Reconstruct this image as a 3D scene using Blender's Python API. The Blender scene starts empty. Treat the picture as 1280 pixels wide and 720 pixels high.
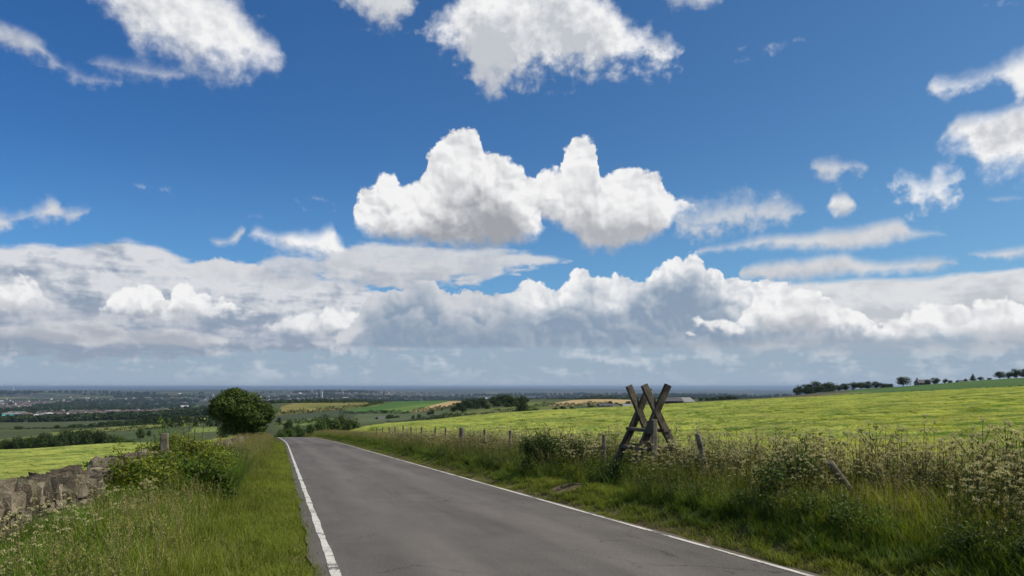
import bpy, math, random
import numpy as np
from mathutils import Vector, Matrix, Euler
R = math.radians
F_PX = 950.0          # focal length of the photograph in its own pixels
HZ = 483.5            # row of the true horizon
EYE = 1.6
scene = bpy.context.scene
COL = scene.collection

# ------------------------------------------------------------------ camera
cam_d = bpy.data.cameras.new('camera'); cam = bpy.data.objects.new('camera', cam_d); COL.objects.link(cam)
cam.location = (0, 0, EYE); cam.rotation_euler = (R(90), 0, 0)
cam_d.sensor_width = 36.0; cam_d.lens = F_PX / 1280 * 36.0
cam_d.shift_y = (HZ - 360) / 1280
HAZE = 4.6e-5
cam_d.clip_start = 0.1; cam_d.clip_end = 200000
scene.camera = cam

scene.view_settings.view_transform = 'Standard'
scene.view_settings.look = 'None'
scene.view_settings.gamma = 1
scene.view_settings.exposure = 0.0
cy = scene.cycles
cy.use_adaptive_sampling = True; cy.adaptive_threshold = 0.015; cy.adaptive_min_samples = 12
cy.max_bounces = 6; cy.diffuse_bounces = 3; cy.glossy_bounces = 2; cy.transmission_bounces = 4
cy.transparent_max_bounces = 8; cy.volume_bounces = 0
cy.use_denoising = True
cy.sample_clamp_indirect = 4

# ------------------------------------------------------------------ node helpers
class NT:
    """tiny expression helper over a node tree"""
    def __init__(s, nt): s.nt = nt; s.L = nt.links
    def node(s, typ, **kw):
        n = s.nt.nodes.new(typ)
        for k, v in kw.items(): setattr(n, k, v)
        return n
    def put(s, sock, v):
        if isinstance(v, bpy.types.NodeSocket): s.L.new(v, sock)
        elif v is not None:
            if sock.type == 'RGBA' and len(v) == 3: v = (*v, 1)
            sock.default_value = v
    def m(s, op, a, b=None, c=None, clamp=False):
        n = s.node('ShaderNodeMath', operation=op, use_clamp=clamp)
        s.put(n.inputs[0], a)
        if b is not None: s.put(n.inputs[1], b)
        if c is not None: s.put(n.inputs[2], c)
        return n.outputs[0]
    def add(s, a, b): return s.m('ADD', a, b)
    def sub(s, a, b): return s.m('SUBTRACT', a, b)
    def mul(s, a, b): return s.m('MULTIPLY', a, b)
    def mad(s, a, b, c): return s.m('MULTIPLY_ADD', a, b, c)
    def mr(s, v, a, b, c=0.0, d=1.0, smooth=True, clamp=True):
        n = s.node('ShaderNodeMapRange', interpolation_type='SMOOTHSTEP' if smooth else 'LINEAR', clamp=clamp)
        s.put(n.inputs[0], v); s.put(n.inputs[1], a); s.put(n.inputs[2], b); s.put(n.inputs[3], c); s.put(n.inputs[4], d)
        return n.outputs[0]
    def mix(s, f, a, b, blend='MIX'):
        n = s.node('ShaderNodeMix', data_type='RGBA', blend_type=blend)
        s.put(n.inputs[0], f); s.put(n.inputs[6], a); s.put(n.inputs[7], b)
        return n.outputs[2]
    def xyz(s, x, y, z=0.0):
        n = s.node('ShaderNodeCombineXYZ'); s.put(n.inputs[0], x); s.put(n.inputs[1], y); s.put(n.inputs[2], z)
        return n.outputs[0]
    def sep(s, v):
        n = s.node('ShaderNodeSeparateXYZ'); s.put(n.inputs[0], v); return n.outputs
    def noise(s, v, scale, detail=3, rough=0.5, dist=0.0, dim='3D', col=False):
        n = s.node('ShaderNodeTexNoise', noise_dimensions=dim)
        s.put(n.inputs['Vector'], v); s.put(n.inputs['Scale'], scale); s.put(n.inputs['Detail'], detail)
        s.put(n.inputs['Roughness'], rough); s.put(n.inputs['Distortion'], dist)
        return n.outputs[1 if col else 0]
    def vor(s, v, scale, feature='F1', detail=0, rough=0.5, dim='3D', smooth=0.3, out='Distance'):
        n = s.node('ShaderNodeTexVoronoi', voronoi_dimensions=dim, feature=feature)
        s.put(n.inputs['Vector'], v); s.put(n.inputs['Scale'], scale)
        if 'Detail' in n.inputs: s.put(n.inputs['Detail'], detail); s.put(n.inputs['Roughness'], rough)
        if feature == 'SMOOTH_F1': s.put(n.inputs['Smoothness'], smooth)
        return n.outputs[out]
    def vm(s, op, a, b=None):
        n = s.node('ShaderNodeVectorMath', operation=op)
        s.put(n.inputs[0], a)
        if b is not None:
            s.put(n.inputs[3 if op == 'SCALE' else 1], b)
        return n.outputs[1 if op in ('LENGTH', 'DOT_PRODUCT') else 0]
    def curve(s, v, pts, x0, x1, y0, y1):
        n = s.node('ShaderNodeFloatCurve')
        t = s.mr(v, x0, x1, 0, 1, smooth=False, clamp=True)
        s.put(n.inputs[1], t)
        c = n.mapping.curves[0]
        P = [((x - x0) / (x1 - x0), (y - y0) / (y1 - y0)) for x, y in pts]
        while len(c.points) < len(P): c.points.new(0.5, 0.5)
        for p, q in zip(c.points, P): p.location = q; p.handle_type = 'AUTO_CLAMPED'
        n.mapping.use_clip = False
        n.mapping.update()
        return s.mad(n.outputs[0], (y1 - y0), y0)
# ------------------------------------------------------------------ light: sun and sky with clouds
SUN_AZ, SUN_EL = R(97), R(50)       # azimuth measured from the road's forward (+Y) towards +X
sun_dir = Vector((math.cos(SUN_EL) * math.sin(SUN_AZ), math.cos(SUN_EL) * math.cos(SUN_AZ), math.sin(SUN_EL)))
sd = bpy.data.lights.new('sun', 'SUN'); so = bpy.data.objects.new('sun', sd); COL.objects.link(so)
sd.energy = 4.9; sd.angle = R(0.53); sd.color = (1.0, 0.93, 0.79)
so.rotation_euler = sun_dir.to_track_quat('Z', 'Y').to_euler()

world = bpy.data.worlds.new('World'); scene.world = world; world.use_nodes = True
world.cycles.sampling_method = 'MANUAL'; world.cycles.sample_map_resolution = 512
wn = world.node_tree; wn.nodes.clear(); T = NT(wn)
out = T.node('ShaderNodeOutputWorld'); bg = T.node('ShaderNodeBackground'); bg.inputs[1].default_value = 0.1
wn.links.new(bg.outputs[0], out.inputs[0])
sky = T.node('ShaderNodeTexSky', sky_type='NISHITA', sun_disc=False)
sky.sun_elevation = SUN_EL; sky.sun_rotation = SUN_AZ
sky.altitude = 300; sky.air_density = 1.0; sky.dust_density = 0.25; sky.ozone_density = 3.0
hs = T.node('ShaderNodeHueSaturation'); hs.inputs['Saturation'].default_value = 1.14; hs.inputs['Value'].default_value = 1.0
hs.inputs['Hue'].default_value = 0.497
wn.links.new(sky.outputs[0], hs.inputs['Color'])
D = T.node('ShaderNodeTexCoord').outputs['Generated']
dx, dy, dz = T.sep(D)
az = T.m('ARCTAN2', dx, dy)
hl = T.m('SQRT', T.add(T.mul(dx, dx), T.mul(dy, dy)))
X = T.mul(az, F_PX)                               # azimuth, elevation in units of 1/950 rad
Y = T.mul(T.m('DIVIDE', dz, T.m('MAXIMUM', hl, 0.02)), F_PX)
def pc(px, row):
    a = math.atan((px - 640) / F_PX)
    return a * F_PX, (HZ - row) * math.cos(a)

P2 = T.xyz(X, Y, 0.0)
# domain warp: broad + fine
w1 = T.noise(P2, 0.018, 4, 0.55, dim='2D', col=True)
w1 = T.vm('SUBTRACT', w1, (0.5, 0.5, 0.5))
w1x, w1y, _ = T.sep(w1)
w2 = T.noise(P2, 0.06, 5, 0.58, dim='2D', col=True)
w2 = T.vm('SUBTRACT', w2, (0.5, 0.5, 0.5))
w2x, w2y, _ = T.sep(w2)
Pw = T.vm('ADD', P2, T.vm('SCALE', w1, 26.0))
Pw = T.vm('ADD', Pw, T.vm('SCALE', w2, 6.0))
def billow(P):
    a = T.vor(P, 0.030, 'F1', 0, dim='2D')
    b = T.vor(P, 0.075, 'F1', 0, dim='2D')
    c = T.vor(P, 0.17, 'F1', 1, 0.5, dim='2D')
    h = T.mad(a, -1.0, 1.0)
    h = T.mad(b, -0.50, h)
    h = T.mad(c, -0.24, h)
    return h
H0 = billow(Pw)                                     # about 0.1 .. 0.9
def broad(P):
    a = T.vor(P, 0.024, 'SMOOTH_F1', 0, dim='2D', smooth=0.6)
    b = T.vor(P, 0.060, 'F1', 0, dim='2D')
    c_ = T.vor(P, 0.14, 'F1', 0, dim='2D')
    return T.mad(c_, -0.16, T.mad(b, -0.46, T.mul(a, -1.0)))
Ps = T.vm('ADD', P2, T.vm('SCALE', w1, 30.0)); Ps = T.vm('ADD', Ps, T.vm('SCALE', w2, 8.0))
relief = T.sub(broad(Ps), broad(T.vm('ADD', Ps, (4.0, 6.5, 0))))   # > 0 on the sunny side of a puff
f1 = T.noise(P2, 0.012, 8, 0.58, dim='2D')          # fbm for soft clouds
fs = T.noise(T.xyz(T.mul(X, 0.35), Y, 0.0), 0.045, 8, 0.6, dim='2D')      # streaky
fs2 = T.noise(T.xyz(T.mul(X, 0.22), T.add(Y, 300.0), 0.0), 0.11, 8, 0.62, dim='2D')

def cloud(base, top, bot, lit, shade, kind='cu', ba=1.0, ta=6.0, bb=14.0, depth=(8, 70), wx=1.0, alpha=1.0, rel=1.0, nz=1.0, bw=1.0, qr=(0.30, 0.72)):
    """lays one cloud over `base`. top/bot: outline points; ta/bb: how soft the top/bottom edge is"""
    tp = [pc(*p) for p in top]; bp = [pc(*p) for p in bot]
    x0 = min(tp[0][0], bp[0][0]); x1 = max(tp[-1][0], bp[-1][0]); pad = 8
    y_all = [p[1] for p in tp + bp]; y0 = min(y_all) - 40; y1 = max(y_all) + 40
    X0 = x0 - pad; X1 = x1 + pad
    def full(pts, end):
        pts = sorted(pts); return [(X0, end)] + [(x, y) for x, y in pts] + [(X1, end)]
    mid0 = (tp[0][1] + bp[0][1]) / 2; mid1 = (tp[-1][1] + bp[-1][1]) / 2
    tpp = [(X0, mid0 - 14)] + tp + [(X1, mid1 - 14)]
    bpp = [(X0, mid0 + 14)] + bp + [(X1, mid1 + 14)]
    if kind == 'cu':
        xw = T.mad(w2x, 13.0 * wx, X); yw = T.mad(H0, -25.0 * ba, T.add(Y, 10.0 * ba))
        yb = T.mad(w2y, 26.0 * bw, Y); yw = T.mad(w2y, 6.0 * ba, yw)
    elif kind == 'soft':
        xw = T.mad(w2x, 24.0 * wx, T.mad(w1x, 22.0 * wx, X)); yw = T.mad(w1y, 26.0 * ba, T.mad(w2y, 22.0 * ba, Y)); yb = yw
    else:
        xw = T.mad(w1x, 40.0 * wx, X); yw = T.mad(T.sub(fs, 0.5), 26.0 * ba, T.mad(w2y, 5.0 * ba, Y)); yb = yw
    tv = T.curve(xw, tpp, X0, X1, y0, y1); bv = T.curve(xw, bpp, X0, X1, y0, y1)
    dt = T.sub(tv, yw); db = T.sub(yb, bv)
    a = T.m('MINIMUM', T.m('DIVIDE', dt, ta), T.m('DIVIDE', db, bb))
    if kind == 'soft':
        a = T.add(a, T.mul(T.sub(f1, 0.5), 4.5 * nz)); a = T.mad(w2y, 2.6 * nz, a); a = T.mad(T.sub(H0, 0.45), 0.5 * nz, a)
        a = T.mul(T.add(a, 0.75 * nz), 0.5)
    elif kind == 'st':
        a = T.add(a, T.mul(T.sub(fs, 0.52), 3.6 * nz)); a = T.mad(T.sub(f1, 0.5), 3.0 * nz, a); a = T.add(a, T.mul(T.sub(fs2, 0.52), 1.4 * nz))
    al = T.mul(T.mr(a, 0.0, 1.0), alpha)
    sh = T.mr(dt, depth[0], depth[1])
    q = T.m('DIVIDE', T.m('MAXIMUM', dt, 0.0), T.m('MAXIMUM', T.add(T.m('MAXIMUM', dt, 0.0), T.m('MAXIMUM', db, 0.0)), 6.0))
    if kind == 'cu':
        sh = T.mul(sh, T.mr(T.mad(T.sub(f1, 0.5), 0.9, q), qr[0], qr[1], 0.28, 1.0))
        inv = T.mad(sh, -0.62, 1.0)                      # puffs stand out in the sun, the base is smooth
        sh = T.add(sh, T.mul(T.sub(f1, 0.5), 0.5 * nz))
        sh = T.mad(T.mul(relief, inv), -1.12 * rel, sh); sh = T.mad(T.mul(T.sub(H0, 0.45), inv), -0.20 * rel, sh); sh = T.mad(sh, 0.9, 0.04)
    else:
        sh = T.mad(T.sub(f1, 0.5), 2.6 if kind == 'soft' else 1.6, sh); sh = T.mad(w2y, -1.2 * rel, sh); sh = T.mad(relief, -0.6 * rel, sh)
        if kind == 'st': sh = T.mad(T.sub(fs, 0.5), -2.4 * rel, sh); sh = T.mad(T.sub(fs2, 0.5), -1.2 * rel, sh)
    col = T.mix(T.m('MAXIMUM', T.m('MINIMUM', sh, 1.0), 0.0), lit, shade)
    return T.mix(al, base, col)

W = (9.0, 9.0, 9.05); W2 = (6.7, 6.85, 7.1)
G1 = (3.6, 3.75, 4.1); G2 = (4.6, 4.85, 5.3); G3 = (5.4, 5.65, 6.1)
BL = (2.6, 3.4, 4.5)      # blue grey body of the far bank
c = hs.outputs[0]
# deepen the blue away from the sun as in the photo, then pale haze towards the horizon
c = T.mix(1.0, c, T.mix(T.mr(X, -620, 620, 0, 1, smooth=False), (0.40, 0.70, 1.02), (0.76, 0.91, 0.99)), 'MULTIPLY')
c = T.mix(T.mul(T.mr(Y, 20, 300, 1, 0), 0.5), c, (1.6, 4.0, 7.0))
# far deck over the horizon
c = cloud(c, [(-300, 405), (0, 410), (300, 415), (640, 412), (1000, 412), (1280, 410), (1600, 410)],
          [(-300, 560), (640, 560), (1600, 560)], (5.2, 5.8, 6.5), (3.3, 4.25, 5.3), 'st', ba=.6, ta=10, bb=4, depth=(-14, 30), alpha=.96, nz=0.2, rel=1.5)
# the left deck
c = cloud(c, [(-300, 300), (-60, 305), (0, 305), (60, 300), (110, 303), (160, 298), (205, 306), (240, 320), (290, 322), (330, 336), (370, 341), (420, 340), (450, 348), (480, 372), (500, 395)],
          [(-300, 455), (0, 452), (300, 448), (450, 444), (500, 440)], (7.0, 7.1, 7.4), (2.9, 3.5, 4.5), 'st', ba=.8, ta=9, bb=12, depth=(0, 105), nz=0.75, alpha=.97)
# grey stratus to the right
c = cloud(c, [(880, 365), (930, 356), (1000, 350), (1080, 345), (1150, 345), (1200, 338), (1280, 331), (1500, 325)],
          [(880, 420), (1280, 430), (1500, 430)], (7.2, 7.35, 7.6), G3, 'st', ba=.6, ta=8, bb=14, depth=(0, 60), nz=0.25)
# streaks right of centre
c = cloud(c, [(870, 314), (920, 300), (960, 292), (1010, 288), (1060, 285), (1100, 275), (1120, 272), (1140, 284), (1180, 292)],
          [(870, 318), (950, 313), (1000, 316), (1050, 317), (1100, 311), (1140, 301), (1180, 296)], W2, G3, 'soft', ba=.25, wx=.5, ta=8, bb=8, depth=(8, 40), nz=.4)
c = cloud(c, [(930, 333), (1000, 322), (1040, 315), (1080, 320), (1180, 321), (1195, 325)],
          [(930, 348), (1000, 351), (1050, 350), (1100, 348), (1195, 331)], W2, G3, 'soft', ba=.25, wx=.5, ta=8, bb=8, depth=(4, 36), nz=.45)
c = cloud(c, [(835, 262), (885, 248), (905, 243), (930, 233), (950, 245), (1005, 260)],
          [(835, 288), (880, 301), (910, 292), (960, 284), (1005, 268)], W2, G3, 'soft', ba=.7, wx=.7, ta=16, bb=14, depth=(4, 60), nz=.8, alpha=.8)
c = cloud(c, [(1215, 315), (1250, 310), (1300, 302)], [(1215, 320), (1250, 326), (1300, 322)], W2, G3, 'soft', ba=.3, wx=.5, ta=7, bb=7, depth=(4, 30), nz=.5)
c = cloud(c, [(1235, 247), (1255, 244), (1280, 246)], [(1235, 252), (1255, 254), (1280, 252)], W2, G3, 'soft', ba=.2, wx=.5, ta=6, bb=6, depth=(4, 30), nz=.5, alpha=.7)
# small puffs on the right
c = cloud(c, [(1120, 222), (1150, 215), (1170, 210), (1200, 213), (1210, 222)], [(1120, 235), (1140, 262), (1165, 270), (1190, 255), (1210, 228)], W, G3, 'soft', ba=.8, wx=.8, ta=14, bb=18, depth=(8, 70), nz=.9, alpha=.9)
c = cloud(c, [(1034, 252), (1042, 241), (1056, 240), (1068, 250)], [(1034, 265), (1048, 274), (1058, 272), (1068, 262)], W, G3, 'soft', ba=.3, wx=.3, ta=7, bb=8, depth=(8, 40), nz=.3)
c = cloud(c, [(1020, 203), (1040, 196), (1055, 197), (1085, 206)], [(1020, 212), (1035, 226), (1055, 222), (1085, 214)], W2, G3, 'soft', ba=.5, wx=.6, ta=12, bb=12, depth=(8, 50), nz=.7, alpha=.85)
# right edge, big pair
c = cloud(c, [(1160, 112), (1175, 93), (1200, 92), (1240, 80), (1280, 57), (1330, 40), (1400, 60)], [(1160, 118), (1180, 130), (1210, 113), (1245, 110), (1262, 122), (1280, 140), (1400, 140)], W, G3, 'soft', ba=.55, wx=.6, ta=13, bb=14, depth=(20, 90), nz=.5)
c = cloud(c, [(1172, 172), (1190, 150), (1200, 141), (1250, 136), (1280, 128), (1400, 120)], [(1172, 182), (1210, 198), (1222, 218), (1240, 232), (1280, 236), (1400, 240)], W, G2, 'soft', ba=.5, wx=.6, ta=13, bb=26, depth=(30, 110), nz=.5)
# top of the picture
c = cloud(c, [(110, -50), (200, -60), (270, -20), (300, 8), (322, 28), (342, 44), (356, 66)], [(110, 0), (150, 36), (165, 62), (200, 78), (240, 92), (285, 102), (320, 99), (343, 94), (356, 76)], W, G3, 'soft', ba=.42, wx=.5, ta=20, bb=26, depth=(20, 150), nz=.45)
c = cloud(c, [(-60, 0), (0, 22), (50, 42), (62, 60), (100, 82), (150, 96)], [(-60, 40), (0, 60), (40, 72), (80, 94), (110, 108), (150, 108)], W2, G3, 'soft', ba=.45, wx=.5, ta=18, bb=14, depth=(5, 60), nz=.5, alpha=.9)
c = cloud(c, [(112, 76), (130, 67), (160, 72), (190, 80), (225, 86)], [(112, 86), (140, 98), (180, 103), (225, 96)], W2, G3, 'soft', ba=.4, wx=.5, ta=14, bb=14, depth=(5, 60), nz=.4)
c = cloud(c, [(535, 35), (555, 18), (570, 0), (590, -30), (680, -40), (750, -10), (772, 8), (800, 32), (822, 44), (848, 60)],
          [(535, 40), (560, 60), (585, 86), (600, 114), (650, 107), (700, 98), (720, 96), (760, 96), (800, 85), (848, 72)], W, G3, 'soft', ba=.5, wx=.6, ta=20, bb=26, depth=(15, 110), nz=.75)
c = cloud(c, [(420, -20), (450, -30), (500, -30), (522, -10)], [(420, 0), (440, 12), (462, 28), (487, 36), (512, 24), (522, 4)], W2, G3, 'soft', ba=.6, wx=.6, ta=18, bb=20, depth=(15, 80), nz=.6)
c = cloud(c, [(830, -20), (870, -20), (900, -10)], [(830, 2), (860, 14), (900, 4)], W2, G3, 'soft', ba=.4, wx=.5, ta=14, bb=14, depth=(5, 60), nz=.5, alpha=.85)
# left edge and small ones
c = cloud(c, [(-60, 250), (0, 262), (30, 258), (48, 247), (60, 242), (72, 250), (85, 262), (108, 262)], [(-60, 290), (0, 292), (30, 283), (60, 284), (85, 279), (108, 268)], W2, G3, 'soft', ba=.45, wx=.5, ta=14, bb=10, depth=(8, 60), nz=.6)
c = cloud(c, [(262, 298), (285, 296), (294, 288), (302, 281), (306, 284)], [(262, 301), (280, 309), (294, 308), (302, 298), (306, 290)], W2, G3, 'soft', ba=.25, wx=.3, ta=8, bb=8, depth=(8, 40), nz=.4)
c = cloud(c, [(308, 292), (320, 285), (340, 290), (365, 286), (395, 285), (413, 279), (422, 290), (432, 306)], [(308, 298), (330, 303), (355, 313), (385, 324), (410, 330), (432, 326)], W, G3, 'soft', ba=.3, wx=.4, ta=10, bb=12, depth=(10, 50), nz=.4)
c = cloud(c, [(240, 326), (262, 318), (285, 318), (300, 328), (320, 326), (345, 338), (352, 350)], [(240, 350), (300, 356), (352, 356)], W2, G3, 'cu', ba=.5, ta=6, bb=16, depth=(6, 36))
# bands under the big cumulus
c = cloud(c, [(400, 318), (440, 304), (540, 300), (600, 304), (660, 310), (712, 320)], [(400, 345), (500, 362), (600, 356), (660, 340), (712, 331)], W2, G3, 'st', ba=.6, wx=.6, ta=12, bb=12, depth=(4, 50), nz=.7, alpha=.92)
c = cloud(c, [(310, 330), (350, 318), (430, 312), (500, 318), (560, 322), (600, 330)], [(310, 350), (400, 366), (500, 366), (600, 346)], (6.3, 6.45, 6.8), (4.6, 4.95, 5.6), 'st', ba=.9, wx=.8, ta=14, bb=12, depth=(4, 46), nz=.8, alpha=.9)
c = cloud(c, [(-200, 372), (0, 370), (90, 366), (180, 385), (330, 392), (450, 396)], [(-200, 446), (0, 444), (200, 446), (330, 442), (450, 440)], (5.4, 5.7, 6.3), (2.9, 3.5, 4.6), 'st', ba=1.0, wx=1.0, ta=20, bb=16, depth=(0, 50), nz=1.0, alpha=.9)
# left bright cumulus in the deck
c = cloud(c, [(-80, 345), (-20, 340), (0, 338), (30, 344), (55, 358), (70, 378)], [(-80, 405), (0, 405), (40, 400), (70, 392)], W, G2, 'cu', ba=.7, ta=7, bb=26, depth=(8, 46), alpha=.9)
c = cloud(c, [(128, 374), (148, 358), (170, 353), (198, 357), (208, 372), (220, 356), (236, 352), (250, 362), (266, 370), (280, 365), (300, 378), (345, 392)], [(128, 395), (200, 408), (260, 405), (300, 398), (345, 398)], W, G2, 'cu', ba=.55, ta=5, bb=22, depth=(10, 42))
c = cloud(c, [(330, 400), (360, 392), (392, 385), (410, 378), (430, 384), (460, 398)], [(330, 412), (380, 424), (430, 428), (460, 415)], W, G3, 'cu', ba=.6, ta=7, bb=20, depth=(8, 40), alpha=.85)
c = cloud(c, [(100, 425), (140, 414), (190, 408), (240, 412), (280, 420)], [(100, 434), (190, 436), (280, 432)], W2, G2, 'st', ba=.3, ta=7, bb=8, depth=(3, 22), alpha=.7, nz=.5)
c = cloud(c, [(-50, 412), (40, 400), (90, 398), (160, 410)], [(-50, 424), (60, 430), (160, 424)], W2, G2, 'st', ba=.3, ta=7, bb=8, depth=(3, 22), alpha=.7, nz=.5)
# the long bank with the flat base
c = cloud(c, [(425, 415), (445, 396), (462, 370), (500, 354), (520, 349), (535, 346), (560, 357), (600, 362), (640, 360), (672, 347), (690, 355), (712, 342), (730, 330), (745, 341), (775, 343), (805, 336), (830, 326), (855, 314), (880, 326), (900, 338), (920, 344), (950, 347), (1000, 353), (1040, 371), (1075, 384), (1095, 398), (1115, 402)],
          [(425, 436), (500, 437.5), (700, 438), (900, 437), (1000, 434), (1115, 428)], T.mix(T.mr(X, -40, 50), (6.2, 6.4, 6.8), W), BL, 'cu', ba=.6, ta=4, bb=7, depth=(2, 30), rel=.9, bw=.25, qr=(.10, .62))
c = cloud(c, [(462, 400), (480, 385), (500, 390), (520, 378), (540, 392), (560, 376), (585, 384), (600, 392), (622, 372), (640, 392), (650, 400)], [(462, 405), (500, 410), (560, 420), (600, 428), (640, 415), (650, 408)], (6.6, 6.8, 7.2), G2, 'cu', ba=.9, ta=16, bb=30, depth=(0, 50), alpha=.55)
c = cloud(c, [(905, 405), (925, 385), (950, 362), (975, 350), (1010, 355), (1040, 371), (1075, 384), (1096, 400), (1110, 396), (1135, 384), (1160, 376), (1190, 375), (1220, 371), (1280, 368), (1400, 360)],
          [(905, 412), (950, 424), (1000, 428), (1100, 430), (1280, 430), (1400, 432)], W, G2, 'cu', ba=.6, ta=4.5, bb=26, depth=(12, 60), rel=1.1)
c = cloud(c, [(862, 396), (872, 391), (885, 397), (905, 394), (922, 400), (934, 410)], [(862, 402), (885, 414), (910, 420), (934, 414)], W, G3, 'cu', ba=.35, ta=5, bb=10, depth=(5, 30))
c = cloud(c, [(855, 416), (861, 412), (868, 416)], [(855, 419), (861, 421), (868, 419)], W2, G3, 'cu', ba=.1, ta=3, bb=4, depth=(5, 30))
# grey underside of the right end
c = cloud(c, [(780, 426), (900, 420), (1020, 415), (1120, 414), (1280, 410), (1500, 408)], [(780, 436), (900, 446), (1100, 450), (1280, 446), (1500, 446)], G2, (3.7, 4.2, 5.0), 'st', ba=.3, ta=16, bb=16, depth=(0, 20), alpha=.6, nz=.2)
# the two big cumulus
c = cloud(c, [(650, 240), (658, 222), (672, 212), (690, 209), (700, 205), (704, 186), (712, 173), (724, 165), (738, 171), (746, 188), (752, 216), (760, 213), (780, 205), (800, 201), (822, 208), (830, 228), (845, 245), (860, 250), (868, 258)],
          [(650, 246), (668, 274), (690, 286), (715, 300), (730, 314), (765, 322), (790, 314), (815, 305), (835, 292), (852, 272), (868, 262)], W, (4.3, 4.45, 4.8), 'cu', ba=.75, ta=8, bb=20, depth=(14, 60), wx=1.1, qr=(.42, .80))
c = cloud(c, [(440, 262), (446, 240), (470, 224), (490, 211), (505, 224), (520, 220), (532, 202), (538, 184), (552, 166), (572, 154), (588, 158), (600, 164), (606, 180), (625, 183), (640, 195), (652, 206), (664, 228), (674, 250), (682, 280)],
          [(440, 268), (450, 296), (480, 306), (520, 312), (560, 316), (600, 318), (640, 313), (665, 306), (682, 290)], W, (3.5, 3.65, 4.0), 'cu', ba=.75, ta=8, bb=22, depth=(20, 90), wx=1.1, qr=(.40, .80))
# clouds elsewhere round the sky, and a neutral ground bounce below the horizon
away = T.mr(T.m('ABSOLUTE', X), 680, 900)
gen = T.mul(T.mr(T.noise(D, 3.0, 7, 0.6), 0.5, 0.62), T.mr(dz, 0.02, 0.2))
c = T.mix(T.mul(gen, T.m('MAXIMUM', away, T.mr(Y, 560, 760))), c, W2)
c = T.mix(T.mul(T.mr(Y, 0, 30, 1, 0), .7), c, (3.7, 4.6, 5.7))
c = T.mix(T.mr(Y, -6, -30), c, (0.9, 1.0, 0.6))
wn.links.new(c, bg.inputs[0])
# ------------------------------------------------------------------ ground heights
rng = np.random.default_rng(7)
SL = 0.052                                # the road falls 5 %
HEAD = 0.304                              # the road's heading: x shrinks by this per metre forward
CH = math.cos(math.atan(HEAD))
def bend(d): return -0.00045 * np.clip(d - 60, 0, None) ** 2 - np.clip(d - 125, 0, None) * 0.15
def road_x(d): return 0.59 - HEAD * d + bend(d)           # X of the left white line
def side(x, d): return (x - road_x(d)) * CH               # metres right of the left white line
def plane(d): return -SL * d
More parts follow.
